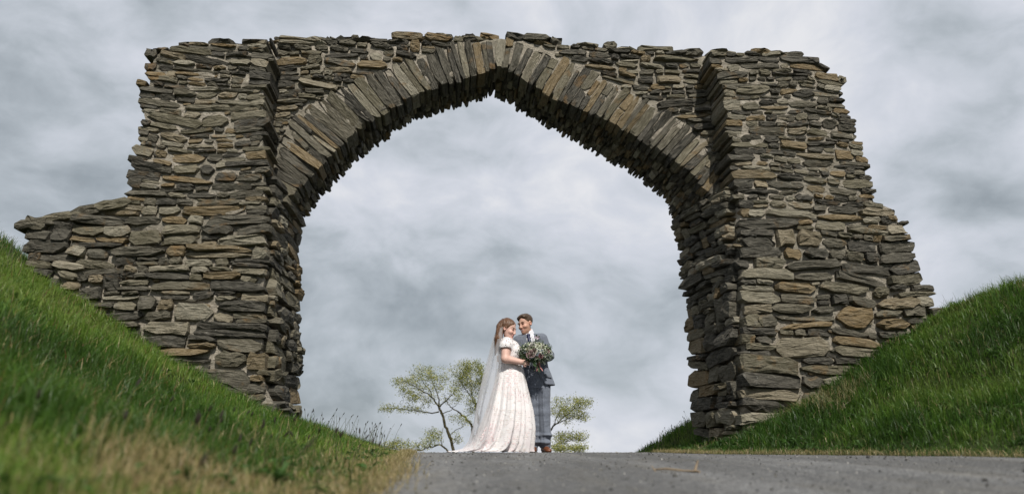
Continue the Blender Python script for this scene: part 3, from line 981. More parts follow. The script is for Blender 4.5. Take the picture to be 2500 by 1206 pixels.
# ================================================================== trees beyond the crest
BARK = plain('lichened_bark', (.050, .044, .024), .95, .1, 14, .5, .8, .03)
TREE_LEAVES = np.array([[.24, .26, .050], [.32, .32, .08], [.18, .21, .040], [.38, .36, .12], [.14, .17, .040]])
def tree(label, Yt, limbs, clouds, group, seed, leaf=.050, per=10, cat='tree', name='windswept_tree', tw=1.0):
    """limbs: list of (pixel polyline, r0, r1, depth offset); clouds: leaf regions (px, py, rx, ry, depth, n)"""
    r = np.random.default_rng(seed)
    base_px = limbs[0][0][0]
    b = at(*base_px, Yt); gzb = float(ground_z(b.x, Yt))
    root = empty(name, (b.x, Yt, gzb))
    tag(root, label, cat, group)
    O = Vector((b.x, Yt, gzb))
    nodes, paths = [], []
    for i, (pl, r0, r1, dy) in enumerate(limbs):
        pts = [at(px, py, Yt + dy * k / max(1, len(pl) - 1)) for k, (px, py) in enumerate(pl)]
        if i == 0: pts = [Vector((pts[0].x + .12, Yt, gzb - .2))] + pts
        # smooth and wiggle
        fine_ = []
        for k in range(len(pts) - 1):
            for q in np.linspace(0, 1, 5)[:-1]:
                p = pts[k].lerp(pts[k + 1], q)
                fine_.append(p + Vector(r.normal(0, .012, 3)))
        fine_.append(pts[-1])
        rad = np.linspace(r0, r1, len(fine_)) * .62
        for p, rr in zip(fine_[(3 if i == 0 else 0):], rad[(3 if i == 0 else 0):]): nodes.append((p, rr))
        if i == 0:
            v, fc = tube_mesh([([p - O for p in fine_], rad)], 9, .1)
            mesh_obj('trunk', v, fc, BARK, root)
        else:
            v, fc = tube_mesh([([p - O for p in fine_], rad)], 7, .1)
            mesh_obj('branch', v, fc, BARK, root)
    NP = [n[0] for n in nodes]; NR = [n[1] for n in nodes]
    LV, LF, LC = [], [], []
    tg = []
    for (px, py, rx, ry, dy, n) in clouds:
        for _ in range(int(n * 1.5)):
            a, q = r.uniform(0, 6.28), math.sqrt(r.random())
            tg.append(at(px + rx * q * math.cos(a), py + 1.25 * ry * q * math.sin(a), Yt + r.normal(0, dy)))
    tg = [p for p in tg if p.z > float(ground_z(p.x, p.y)) + .05]
    tp = NP[0]
    tg.sort(key=lambda p: (p - tp).length)
    for p in tg:
        A = np.array([tuple(q) for q in NP])
        dd = np.linalg.norm(A - np.array(tuple(p)), axis=1) + .35 * np.maximum(0, A[:, 2] - p.z)
        j = int(np.argmin(dd)); q = NP[j]
        L_ = (p - q).length
        rr = min(NR[j] * .7, .004 + .007 * L_) * tw
        bow = Vector((r.normal(0, .10), r.normal(0, .10), r.uniform(-.12, .10))) * L_
        pts = [q + (p - q) * s_ + bow * (4 * s_ * (1 - s_)) for s_ in np.linspace(0, 1, 5)]
        rads = np.linspace(rr, max(rr * .35, .002), 5)
        paths.append(([x - O for x in pts], rads))
        for x, y in zip(pts[1:], rads[1:]): NP.append(x); NR.append(float(y))
        for x in pts[2:] + [p, p]:
            for _ in range(int(per * .5)):
                c = x + Vector((r.normal(0, .085), r.normal(0, .085), r.normal(.018, .060)))
                nrm = Vector((r.normal(0, .6), r.normal(-.1, .6), r.normal(.8, .5))).normalized()
                s1 = nrm.cross(Vector((r.normal(), r.normal(), r.normal()))).normalized(); s2 = nrm.cross(s1)
                l_ = leaf * r.uniform(.55, 1.25); w_ = l_ * .55
                n0 = len(LV)
                LV += [c - s1 * l_ * .5 - O, c + s2 * w_ * .5 + nrm * .006 - O, c + s1 * l_ * .5 - O, c - s2 * w_ * .5 + nrm * .006 - O]
                LF.append((n0, n0 + 1, n0 + 2, n0 + 3))
                cc = TREE_LEAVES[r.integers(0, 5)] * r.uniform(.7, 1.2)
                LC += [tuple(cc)] * 4
    v, fc = tube_mesh(paths, 4)
    tw_ = mesh_obj('twigs', v, fc, BARK, root); tw_['kind'] = 'stuff'
    cr = mesh_obj('crown', np.array([tuple(x) for x in LV]), np.array(LF), LEAF, root, colors=np.array(LC)); cr['kind'] = 'stuff'
    return root
TG = 'young trees growing beyond the crest'
tree('thin leaning tree with flat layered spring foliage left of the bride', 22.0, [
    ([(1107, 1096), (1097, 1065), (1089, 1040), (1080, 1012), (1073, 994)], .085, .055, 0),
    ([(1073, 994), (1058, 973), (1040, 958), (1015, 944), (985, 930)], .045, .012, -.4),
    ([(1071, 1006), (1040, 1006), (1010, 1002), (975, 996), (940, 996)], .035, .010, .3),
    ([(1073, 994), (1070, 970), (1060, 945), (1050, 915)], .040, .012, .3),
    ([(1075, 992), (1092, 975), (1105, 962), (1118, 950)], .035, .012, -.3),
    ([(1058, 973), (1048, 950), (1030, 930), (1008, 915)], .025, .010, .5),
    ([(1080, 1010), (1102, 1000), (1112, 990), (1122, 978)], .022, .008, .2),
    ([(1096, 1062), (1112, 1050), (1130, 1040), (1136, 1030)], .022, .008, -.2),
    ([(1103, 1088), (1112, 1075), (1117, 1066)], .014, .006, -.2)],
    [(1000, 940, 34, 16, .35, 26), (1030, 915, 32, 18, .4, 28), (1065, 925, 30, 24, .45, 26), (1000, 965, 30, 10, .4, 14), (985, 930, 22, 6, .3, 9),
     (945, 997, 20, 6, .2, 11), (985, 998, 22, 7, .25, 11), (1020, 1003, 20, 5, .2, 7), (1050, 955, 34, 12, .4, 14), (1105, 968, 24, 16, .35, 16), (1018, 978, 26, 6, .3, 9),
     (1118, 1022, 20, 9, .2, 9), (1136, 1030, 8, 8, .2, 4), (1113, 1068, 8, 9, .15, 7), (1045, 985, 16, 8, .3, 6)], TG, 3)
tree('taller tree with an olive crown partly hidden behind the veil', 23.5, [
    ([(1154, 1072), (1153, 1040), (1149, 1034), (1135, 1018), (1118, 1005)], .075, .045, 0),
    ([(1118, 1005), (1100, 992), (1090, 980), (1085, 965)], .035, .010, .2),
    ([(1168, 1035), (1166, 1010), (1160, 985), (1150, 960)], .06, .028, .3),
    ([(1160, 985), (1148, 965), (1132, 945), (1120, 925)], .03, .010, -.3),
    ([(1150, 960), (1150, 935), (1146, 905)], .028, .009, .2),
    ([(1163, 995), (1170, 960), (1175, 920), (1172, 895)], .03, .009, .2)],
    [(1125, 905, 26, 14, .35, 30), (1152, 895, 26, 14, .35, 34), (1150, 925, 34, 18, .4, 46), (1125, 940, 24, 16, .35, 26), (1160, 950, 22, 18, .35, 26), (1172, 905, 10, 16, .3, 14), (1155, 985, 14, 12, .3, 14), (1150, 1003, 10, 8, .2, 8)], TG, 4, tw=.9)
tree('low spreading shrubby tree reaching left along the crest', 20.5, [
    ([(1098, 1103), (1086, 1092), (1076, 1085)], .05, .035, 0),
    ([(1076, 1085), (1050, 1090), (1030, 1098), (1008, 1101), (985, 1098), (955, 1092), (930, 1088)], .032, .010, -.2),
    ([(1078, 1086), (1076, 1066), (1082, 1044)], .020, .008, .2)],
    [(990, 1090, 26, 8, .2, 15), (950, 1088, 22, 7, .2, 13), (1030, 1086, 22, 9, .25, 13), (1055, 1072, 20, 9, .25, 12), (1062, 1058, 16, 7, .2, 8), (965, 1080, 10, 6, .15, 5)], TG, 5)
tree('feathery tree with a fan of pale foliage right of the groom', 21.5, [
    ([(1334, 1085), (1342, 1056), (1350, 1040)], .06, .04, 0),
    ([(1350, 1040), (1372, 1028), (1395, 1018), (1418, 1012)], .03, .009, -.3),
    ([(1350, 1040), (1374, 1020), (1395, 1002), (1418, 985), (1436, 978)], .032, .009, .2),
    ([(1352, 1036), (1362, 1012), (1375, 995), (1385, 982)], .026, .009, .3),
    ([(1344, 1094), (1362, 1085), (1385, 1078), (1410, 1074), (1428, 1072)], .024, .008, .2)],
    [(1362, 995, 22, 18, .3, 24), (1395, 988, 26, 14, .35, 26), (1425, 985, 18, 10, .3, 16), (1410, 1008, 24, 12, .3, 20), (1375, 1020, 20, 12, .3, 14), (1428, 1018, 10, 8, .2, 6),
     (1365, 1068, 20, 8, .25, 14), (1395, 1066, 22, 8, .25, 16), (1420, 1068, 16, 7, .2, 11), (1372, 1082, 16, 6, .2, 8)], TG, 6)
for (px, lab, sd) in ((1368, 'small round bush low on the crest close to the groom', 7), (1412, 'small bushy top on the skyline farther right of the groom', 8)):
    tree(lab, 19.5, [([(px, 1108), (px + 2, 1100)], .03, .02, 0), ([(px + 2, 1100), (px - 8, 1094)], .015, .006, .1), ([(px + 2, 1100), (px + 12, 1093)], .015, .006, -.1)],
         [(px, 1096, 17 if sd == 7 else 20, 7, .2, 34)], 'bushes on the crest', sd, .045, 9, 'bush', 'low_bush')
# ================================================================== people: smooth bodies grown from a distance field
class Field:
    def __init__(self, xs, ys, zs):
        self.xs, self.ys, self.zs = (np.asarray(a, np.float32) for a in (xs, ys, zs))
        self.F = np.full((len(xs), len(ys), len(zs)), .12, np.float32)
    def block(self, lo, hi):
        sl = []
        for a, l, h in zip((self.xs, self.ys, self.zs), lo, hi):
            i, j = np.searchsorted(a, l), np.searchsorted(a, h)
            sl.append(slice(max(0, i - 1), min(len(a), j + 1)))
        sl = tuple(sl)
        return sl, self.xs[sl[0]][:, None, None], self.ys[sl[1]][None, :, None], self.zs[sl[2]][None, None, :]
    def op(self, fn, lo, hi, k=.02, mode='add', pad=.06):
        lo = [a - pad for a in lo]; hi = [a + pad for a in hi]
        sl, X, Y, Z = self.block(lo, hi)
        if 0 in self.F[sl].shape: return
        d = fn(X, Y, Z).astype(np.float32)
        A = self.F[sl]
        if mode == 'cut': A, d = -A, d
        if k > 0:
            h = np.maximum(k - np.abs(A - d), 0) / k
            r = np.minimum(A, d) - h * h * k * .25
        else:
            r = np.minimum(A, d)
        self.F[sl] = -r if mode == 'cut' else r
    def cap(self, a, b, r1, r2, k=.02, mode='add'):
        a = np.array(a, float); b = np.array(b, float); ba = b - a; L2 = float(ba @ ba) + 1e-12
        def fn(X, Y, Z):
            h = np.clip(((X - a[0]) * ba[0] + (Y - a[1]) * ba[1] + (Z - a[2]) * ba[2]) / L2, 0, 1)
            return np.sqrt((X - a[0] - ba[0] * h) ** 2 + (Y - a[1] - ba[1] * h) ** 2 + (Z - a[2] - ba[2] * h) ** 2) - (r1 + (r2 - r1) * h)
        m = max(r1, r2)
        self.op(fn, np.minimum(a, b) - m, np.maximum(a, b) + m, k, mode)
    def ell(self, c, rad, M=None, k=.02, mode='add'):
        c = np.array(c, float); rad = np.array(rad, float); M = np.eye(3) if M is None else M   # rows of M: local axes
        def fn(X, Y, Z):
            dx, dy, dz = X - c[0], Y - c[1], Z - c[2]
            q = [(M[i, 0] * dx + M[i, 1] * dy + M[i, 2] * dz) for i in range(3)]
            k0 = np.sqrt((q[0] / rad[0]) ** 2 + (q[1] / rad[1]) ** 2 + (q[2] / rad[2]) ** 2)
            k1 = np.sqrt((q[0] / rad[0] ** 2) ** 2 + (q[1] / rad[1] ** 2) ** 2 + (q[2] / rad[2] ** 2) ** 2)
            return k0 * (k0 - 1) / np.maximum(k1, 1e-6)
        e = np.sqrt(((M.T * rad) ** 2).sum(1))
        self.op(fn, c - e, c + e, k, mode)
    def column(self, tab, yaw=0.0, k=.03, mode='add', z0=None, z1=None, ex=2.0):
        """stack of ellipses: rows (z, cx, cy, a, b), turned by yaw"""
        T = np.array(tab, float); T = T[np.argsort(T[:, 0])]
        z0 = T[0, 0] if z0 is None else z0; z1 = T[-1, 0] if z1 is None else z1
        cs, sn = math.cos(yaw), math.sin(yaw)
        def fn(X, Y, Z):
            cx, cy, a, b = (np.interp(Z, T[:, 0], T[:, i]) for i in (1, 2, 3, 4))
            dx, dy = X - cx, Y - cy
            u = dx * cs + dy * sn; v = -dx * sn + dy * cs
            q = (np.abs(u / a) ** ex + np.abs(v / b) ** ex) ** (1 / ex)
            d = (q - 1) * np.minimum(a, b) * .9
            return np.maximum(d, np.maximum(z0 - Z, Z - z1))
        mx = max(T[:, 3].max(), T[:, 4].max())
        self.op(fn, (T[:, 1].min() - mx, T[:, 2].min() - mx, z0), (T[:, 1].max() + mx, T[:, 2].max() + mx, z1), k, mode, pad=.03)
    def mesh(self):
        F, xs, ys, zs = self.F, self.xs, self.ys, self.zs
        ins = F < 0
        nx, ny, nz = F.shape
        cnt = np.zeros((nx - 1, ny - 1, nz - 1), np.int8)
        for a in (0, 1):
            for b in (0, 1):
                for c in (0, 1):
                    cnt += ins[a:nx - 1 + a, b:ny - 1 + b, c:nz - 1 + c]
        act = (cnt > 0) & (cnt < 8)
        I, J, K = np.nonzero(act)
        vid = np.full(act.shape, -1, np.int64); vid[I, J, K] = np.arange(len(I))
        S = np.zeros((len(I), 3)); N = np.zeros(len(I))
        for ax in range(3):
            for p in (0, 1):
                for q in (0, 1):
                    o0 = [0, 0, 0]; oth = [i for i in range(3) if i != ax]
                    o0[oth[0]], o0[oth[1]] = p, q
                    o1 = list(o0); o1[ax] = 1
                    f0 = F[I + o0[0], J + o0[1], K + o0[2]]; f1 = F[I + o1[0], J + o1[1], K + o1[2]]
                    cr = (f0 < 0) != (f1 < 0)
                    tt = np.where(cr, f0 / np.where(cr, f0 - f1, 1), 0)
                    P0 = np.column_stack([xs[I + o0[0]], ys[J + o0[1]], zs[K + o0[2]]])
                    P1 = np.column_stack([xs[I + o1[0]], ys[J + o1[1]], zs[K + o1[2]]])
                    S += np.where(cr[:, None], P0 + (P1 - P0) * tt[:, None], 0); N += cr
        V = S / N[:, None]
        Fs = []
        for ax in range(3):
            s0 = [slice(1, -1)] * 3; s0[ax] = slice(0, F.shape[ax] - 1)
            s1 = list(s0); s1[ax] = slice(1, F.shape[ax])
            a, b = ins[tuple(s0)], ins[tuple(s1)]
            ch = np.nonzero(a != b)
            ijk = [c + (0 if i == ax else 1) for i, c in enumerate(ch)]
            flip = a[ch]
            o1, o2 = [(1, 2), (2, 0), (0, 1)][ax]
            def cell(d1, d2):
                c = [x.copy() for x in ijk]; c[o1] = c[o1] - d1; c[o2] = c[o2] - d2
                return vid[c[0], c[1], c[2]]
            q = np.stack([cell(1, 1), cell(0, 1), cell(0, 0), cell(1, 0)], -1)
            q[~flip] = q[~flip][:, ::-1]
            Fs.append(q)
        return V, np.concatenate(Fs)

def basis(fwd, roll=0.0):
    """rows: right, back, up of a head that looks along fwd"""
    f_ = np.array(fwd, float); f_ /= np.linalg.norm(f_)
    r_ = np.cross(f_, [0, 0, 1.0]); r_ /= np.linalg.norm(r_)
    u_ = np.cross(r_, f_)
    c, s = math.cos(roll), math.sin(roll)
    r2 = r_ * c + u_ * s; u2 = u_ * c - r_ * s
    return np.array([r2, -f_, u2])

def head(Fd, C, M, s=1.0, female=False):
    C = np.array(C, float)
    P = lambda r_, b_, u_: C + s * (M[0] * r_ + M[1] * b_ + M[2] * u_)
    E = lambda c, rad, k=.02, mode='add': Fd.ell(P(*c), np.array(rad) * s, M, k * s, mode)
    E((0, .012, .040), (.073, .094, .084))                    # skull
    E((0, -.028, -.030), (.060, .064, .078), .03)             # face
    E((0, -.050, -.080), (.038, .040, .030) if female else (.043, .042, .033), .03)   # jaw
    E((0, -.078, -.094), (.019, .018, .017), .02)             # chin
    for x in (-1, 1):
        E((x * .037, -.066, -.026), (.026, .026, .022), .02)  # cheek
        E((x * .031, -.096, .010), (.018, .011, .011), .010, 'cut')   # eye socket
        E((x * .031, -.079, .010), (.0135, .0115, .009), .004)        # eye lids and ball
        E((x * .074, .006, -.004), (.010, .020, .031), .006)  # ear
        E((x * .078, .000, -.002), (.006, .010, .016), .004, 'cut')
        E((x * .0095, -.097, -.031), (.0080, .009, .0070), .006)       # nostril wing
    Fd.cap(P(-.045, -.083, .030), P(.045, -.083, .030), (.005 if female else .008) * s, (.005 if female else .008) * s, .014 * s)  # brow
    Fd.cap(P(0, -.090, .016), P(0, -.1075, -.026), .0075 * s, .0108 * s, .012 * s)      # nose
    E((0, -.090, -.055), (.027, .012, .0075), .006)           # upper lip
    E((0, -.088, -.070), (.022, .012, .0075), .006)           # lower lip
    E((0, -.103, -.0630), (.024, .008, .0040), .002, 'cut')   # smile between the lips
    return P

SKIN = tinted('skin', .48, .35, 90, .10, .10, .002, Subsurface_Weight=0.0)
def head_paint(V, C, M, s, base, lip, brow, stubble=None):
    q = ((V - np.array(C)) @ M.T) / s
    r_, b_, u_ = q[:, 0], q[:, 1], q[:, 2]
    col = np.tile(np.array(base, float), (len(V), 1))
    near = (np.abs(r_) < .10) & (np.abs(b_) < .14) & (u_ > -.13) & (u_ < .15)
    def blend(w_, c):
        nonlocal col
        w_ = (w_ * near)[:, None]
        col = col * (1 - w_) + np.array(c) * w_
    g = lambda c, r: np.exp(-(((r_ - c[0]) / r[0]) ** 2 + ((b_ - c[1]) / r[1]) ** 2 + ((u_ - c[2]) / r[2]) ** 2))
    for x in (-1, 1):
        blend(.38 * g((x * .040, -.075, -.028), (.024, .04, .020)), (base[0] * 1.0, base[1] * .62, base[2] * .55))
        blend(np.clip(1.6 * g((x * .032, -.092, .010), (.016, .030, .0072)), 0, .95), (.025, .016, .012))
        blend(.6 * g((x * .032, -.092, .012), (.024, .03, .013)), (base[0] * .6, base[1] * .42, base[2] * .36))
        blend(np.clip(1.4 * g((x * .034, -.09, .034), (.021, .03, .0062)), 0, .85), brow)
        blend(.35 * g((x * .078, 0, -.004), (.02, .03, .03)), (base[0], base[1] * .6, base[2] * .5))
    if stubble is not None:
        blend(np.clip(.62 * sstep(-.025, -.055, u_) * (b_ < .0) * (1 - g((0, -.1, -.062), (.022, .03, .016))), 0, 1), stubble)
    blend(np.clip(1.5 * g((0, -.095, -.054), (.028, .025, .007)) + 1.5 * g((0, -.093, -.073), (.023, .025, .007)), 0, .9), lip)
    blend(np.clip(1.7 * g((0, -.098, -.0635), (.018, .025, .0045)), 0, .92), (.66, .60, .55))
    return col

def hand(Fd, wrist, knuckle, curl, normal, s=1.0, thumb=1.0):
    """palm and five bent fingers; curl: direction the fingers bend towards"""
    w_ = np.array(wrist, float); kx = np.array(knuckle, float); d = kx - w_; L = np.linalg.norm(d); d /= L
    n = np.array(normal, float); n -= d * (n @ d); n /= np.linalg.norm(n)
    sd = np.cross(d, n)
    cu = np.array(curl, float); cu /= np.linalg.norm(cu)
    for i, fl in zip(range(4), (.88, 1.0, .95, .76)):
        o = (i - 1.5) * .019 * s
        b = kx + sd * o
        Fd.cap(w_ + sd * o * .6, b, .017 * s, .013 * s, .012)
        dirs = [d * .75 + cu * .5, d * .15 + cu * 1.0, -d * .45 + cu * .8]
        p = b
        for dd, l_, r0, r1 in zip(dirs, (.040, .026, .020), (.0105, .0092, .0083), (.0092, .0083, .0070)):
            dd = dd / np.linalg.norm(dd)
            q = p + dd * l_ * fl * s
            Fd.cap(p, q, r0 * s, r1 * s, .003); p = q
    b = w_ + d * L * .35 + sd * -.030 * s * thumb
    q = b + (d * .6 - sd * thumb * .7 + cu * .3) * .034 * s
    Fd.cap(w_ + d * .012, b, .018 * s, .0145 * s, .012); Fd.cap(b, q, .0135 * s, .011 * s, .006)
    Fd.cap(q, q + (d * .7 + cu * .6) * .028 * s, .011 * s, .0085 * s, .003)

def field_obj(name, Fd, mat, parent, paint=None, smooth=True, warp=None):
    V, Fc = Fd.mesh()
    C = paint(V) if paint else None
    if warp is not None: V = warp(V)
    return mesh_obj(name, V, Fc, mat, parent, smooth, C)

def cloth_check(name):
    m, t = new_mat(name)
    co = t.n('ShaderNodeTexCoord').outputs['Object']
    s_ = t.n('ShaderNodeSeparateXYZ', inp={0: co})
    xx = t.math('ADD', s_.outputs[0], t.math('MULTIPLY', s_.outputs[1], .8))
    def line(v, period, wdt):
        f_ = t.math('FRACT', t.math('DIVIDE', v, period))
        return t.math('LESS_THAN', f_, wdt)
    a = t.math('MAXIMUM', line(xx, .042, .12), line(s_.outputs[2], .042, .12))
    b = t.math('MAXIMUM', line(xx, .042, .60), line(s_.outputs[2], .042, .60))
    wv = t.noise(t.mapping(co, (260, 260, 40)), 1.0, 3)
    c = t.ramp(wv, [(.3, (.100, .116, .150)), (.7, (.158, .178, .220))])
    c = t.mix(t.math('MULTIPLY', b, .15), c, (.19, .20, .22))
    c = t.mix(t.math('MULTIPLY', a, .20), c, (.050, .056, .080))
    finish(t, c, .85, .15, t.noise(co, 14, 4), .35, .02, Sheen_Weight=.15)
    return m
SUIT = cloth_check('grey_check_wool')
WAIST = plain('dark_waistcoat_wool', (.045, .050, .062), .85, .15, 200, .3)
SHIRT = plain('white_shirt_cotton', (.62, .62, .66), .8, .2, 120, .06)
TIE = plain('navy_tie_silk', (.012, .016, .055), .45, .4, 300, .8)
SHOE = plain('tan_shoe_leather', (.13, .045, .020), .35, .5, 60, .3)
def hair_mat(name, col, sc):
    m, t = new_mat(name)
    co = t.n('ShaderNodeTexCoord').outputs['Object']
    n = t.noise(t.mapping(co, sc, (0, 0, 0), (.3, .35, .2)), 1.0, 4, .6, .6)
    c = t.ramp(n, [(.28, tuple(v * .40 for v in col)), (.55, col), (.78, tuple(v * 1.9 for v in col))])
    finish(t, c, .45, .4, n, .6, .006)
    return m
HAIR_M = hair_mat('short_brown_hair', (.062, .036, .018), (230, 230, 70))
HAIR_F = hair_mat('long_brown_hair', (.108, .052, .025), (150, 150, 16))

# ------------------------------------------------------------------ groom
PX, PY = 0.0, 9.2
PZ = float(road_z(.3, 9.3)) + .004
groom = None
GY = .19
def build_groom():
    HC = np.array([.193, GY - .03, 1.648]); HM = basis((-.68, -.72, -.26), -.13); HS = 1.10
    xs = np.concatenate([np.arange(-.30, .07, .007), np.arange(.07, .32, .0042), np.arange(.32, .66, .007)]); ys = np.concatenate([np.arange(-.26, .03, .007), np.arange(.03, .30, .0045), np.arange(.30, .46, .01)]); zs = np.concatenate([np.arange(-.02, .98, .02), np.arange(.98, 1.48, .006), np.arange(1.48, 1.9, .0042)])
    B = Field(xs, ys, zs)
    B.column([(.80, .335, GY, .14, .075), (.95, .33, GY, .145, .09), (1.12, .30, GY, .15, .10), (1.30, .275, GY, .165, .105), (1.42, .26, GY, .165, .09), (1.50, .25, GY, .10, .07)], .2, .05)
    B.cap((.25, GY, 1.44), (.205, GY - .01, 1.58), .062, .056, .04)
    for x0, x1 in ((.275, .275), (.405, .425)):
        B.cap((x0, GY, .88), (x0 + .005, GY, .48), .085, .055, .04); B.cap((x0 + .005, GY, .48), (x1, GY + .01, .06), .055, .038, .02)
        B.cap((x1, GY + .03, .05), (x1, GY - .03, .035), .034, .028, .02)
    B.cap((.42, GY, 1.45), (.505, GY - .03, 1.215), .055, .045, .03); B.cap((.505, GY - .03, 1.215), (.40, GY - .25, 1.155), .045, .028, .02)
    B.cap((.09, GY + .02, 1.44), (-.02, GY + .10, 1.24), .055, .045, .03); B.cap((-.02, GY + .10, 1.24), (-.145, GY - .07, 1.19), .045, .028, .02)
    head(B, HC, HM, HS)
    hand(B, (.395, GY - .262, 1.155), (.348, GY - .335, 1.150), (-.45, .75, -.15), (-.75, .1, .1), 1.0, -1)       # round the stems
    hand(B, (-.150, GY - .085, 1.19), (-.178, GY - .155, 1.175), (.25, -.85, -.2), (1, -.1, .1), 1.0, 1)          # on her back
    V, Fc = B.mesh()
    base = (.52, .310, .232)
    C = head_paint(V, HC, HM, HS, base, (.36, .13, .10), (.09, .05, .025), (.30, .170, .110))
    o = mesh_obj('person', V, Fc, SKIN, None, True, C, loc=(PX, PY, PZ))
    tag(o, 'smiling man in a grey check suit holding a bouquet and leaning to the bride', 'person')
    # hair: short, swept to the side
    H = Field(np.arange(.04, .36, .005), np.arange(GY - .2, GY + .16, .005), np.arange(1.55, 1.85, .005))
    Pn = lambda r_, b_, u_: HC + HS * (HM[0] * r_ + HM[1] * b_ + HM[2] * u_)
    H.ell(Pn(0, .018, .048), np.array((.078, .098, .084)) * HS, HM, .02)
    H.ell(Pn(.015, -.036, .090), np.array((.058, .044, .030)) * HS, HM, .03)
    H.ell(Pn(-.02, -.034, .092), np.array((.050, .042, .028)) * HS, HM, .03)
    def front(X, Y, Z):
        q = [(HM[i, 0] * (X - HC[0]) + HM[i, 1] * (Y - HC[1]) + HM[i, 2] * (Z - HC[2])) / HS for i in range(3)]
        return (q[1] + .62 * q[2] + .026 + .16 * q[0] + .010 * np.sin(q[0] * 60)) * HS * .85
    H.op(front, HC - .2, HC + .2, .010, 'cut')
    H.ell(Pn(0, -.08, -.08), np.array((.10, .10, .062)) * HS, HM, .02, 'cut')
    H.ell(Pn(0, .05, -.115), np.array((.10, .12, .06)) * HS, HM, .02, 'cut')
    for x in (-1, 1):
        H.ell(Pn(x * .078, .000, -.012), np.array((.02, .026, .036)) * HS, HM, .008, 'cut')
    def warp(V):
        q = (V - HC) @ HM.T
        n = fbm(q[:, 0] * 90 + q[:, 2] * 30, q[:, 1] * 40, 5, 3) - .5
        d = V - Pn(0, .01, .03); d = d / np.linalg.norm(d, axis=1)[:, None]
        return V + d * n[:, None] * .006
    field_obj('hair', H, HAIR_M, o, warp=warp)
    # trousers
    T = Field(np.arange(.12, .60, .008), np.arange(GY - .22, GY + .22, .008), np.arange(.03, 1.12, .008))
    T.column([(.80, .338, GY, .162, .115), (.95, .332, GY, .165, .118), (1.08, .315, GY, .158, .112)], .2, .05)
    T.cap((.272, GY, .86), (.272, GY - .005, .50), .100, .083, .02); T.cap((.272, GY - .005, .50), (.276, GY + .005, .10), .083, .076, .02)
    T.cap((.412, GY, .86), (.424, GY - .01, .50), .100, .082, .02); T.cap((.424, GY - .01, .50), (.432, GY + .005, .10), .082, .075, .02)
    for x in (.276, .432):
        T.ell((x, GY - .035, .125), (.078, .072, .030), None, .02)
        T.ell((x + .01, GY - .02, .215), (.080, .078, .020), None, .03)
        T.ell((x, GY + .005, .02), (.2, .2, .034), None, .01, 'cut')
    def tw(V):
        n = (fbm(V[:, 0] * 5, V[:, 2] * 9, 3, 3) - .5) * .034 + .010 * np.sin(V[:, 2] * 38 + V[:, 0] * 24) * np.exp(-((V[:, 2] - .16) / .13) ** 2)
        cr = -.016 * np.exp(-((V[:, 0] - np.interp(V[:, 2], [0, .9], [.428, .405])) / .014) ** 2) * (V[:, 1] < GY) + .010 * np.exp(-((V[:, 0] - np.interp(V[:, 2], [0, .8], [.353, .338])) / .018) ** 2) * (V[:, 1] < GY) * (V[:, 2] < .85)
        V = V.copy(); V[:, 1] += n * np.sign(V[:, 1] - GY) + cr; V[:, 0] += n * .45
        return V
    field_obj('trousers', T, SUIT, o, warp=tw)
    for x, rz in ((.288, -.10), (.432, .20)):
        S = Field(np.arange(-.08, .08, .006), np.arange(-.26, .12, .006), np.arange(-.012, .16, .006))
        S.cap((0, .04, .04), (0, -.09, .036), .044, .043, .02); S.ell((0, -.155, .026), (.045, .075, .034), None, .03); S.cap((0, .035, .05), (0, .035, .13), .04, .038, .02)
        S.op(lambda X, Y, Z: Z + 0 * X + 0 * Y - .004, (-.1, -.3, -.02), (.1, .15, .004), 0, 'cut')
        sh = field_obj('shoe', S, SHOE, o); sh.location = (x, GY + .02, -.002); sh.rotation_euler = (0, 0, rz)
        sl = Field(np.arange(-.08, .08, .008), np.arange(-.28, .12, .008), np.arange(-.02, .05, .006))
        sl.ell((0, -.06, .006), (.050, .165, .013), None, .01)
        field_obj('sole', sl, plain('shoe_sole', (.03, .018, .012), .7, .3), sh)
    # waistcoat and shirt
    W = Field(np.arange(.05, .50, .008), np.arange(GY - .2, GY + .2, .008), np.arange(.98, 1.42, .008))
    W.column([(1.0, .325, GY, .160, .122), (1.12, .305, GY - .004, .158, .118), (1.30, .28, GY - .006, .168, .112), (1.40, .265, GY, .16, .098)], .2, .02)
    W.op(lambda X, Y, Z: np.abs((X - .262) * .95 + (Y - GY) * .3 + .035) - np.clip((Z - 1.25) * .36, -.02, .07) + 0 * Y, (.1, GY - .25, 1.2), (.45, GY - .02, 1.45), .004, 'cut')
    field_obj('waistcoat', W, WAIST, o)
    S = Field(np.arange(.05, .50, .008), np.arange(GY - .2, GY + .2, .008), np.arange(1.15, 1.60, .007))
    S.column([(1.18, .30, GY, .15, .108), (1.30, .28, GY - .006, .163, .106), (1.42, .262, GY, .165, .094), (1.50, .25, GY, .11, .076)], .2, .02)
    S.cap((.247, GY - .002, 1.49), (.222, GY - .010, 1.553), .074, .067, .02)
    S.ell((.205, GY - .045, 1.60), (.075, .085, .055), None, .008, 'cut')
    S.cap((.205, GY - .12, 1.56), (.228, GY - .075, 1.49), .022, .004, .006, 'cut')
    field_obj('shirt', S, SHIRT, o)
    # tie: knot and blade
    K = Field(np.arange(.14, .34, .005), np.arange(GY - .2, GY + .02, .005), np.arange(1.18, 1.55, .005))
    K.ell((.226, GY - .096, 1.490), (.027, .018, .024), None, .004)
    K.cap((.228, GY - .104, 1.465), (.246, GY - .128, 1.38), .017, .026, .004); K.cap((.246, GY - .128, 1.38), (.268, GY - .128, 1.24), .026, .030, .004)
    field_obj('tie', K, TIE, o)
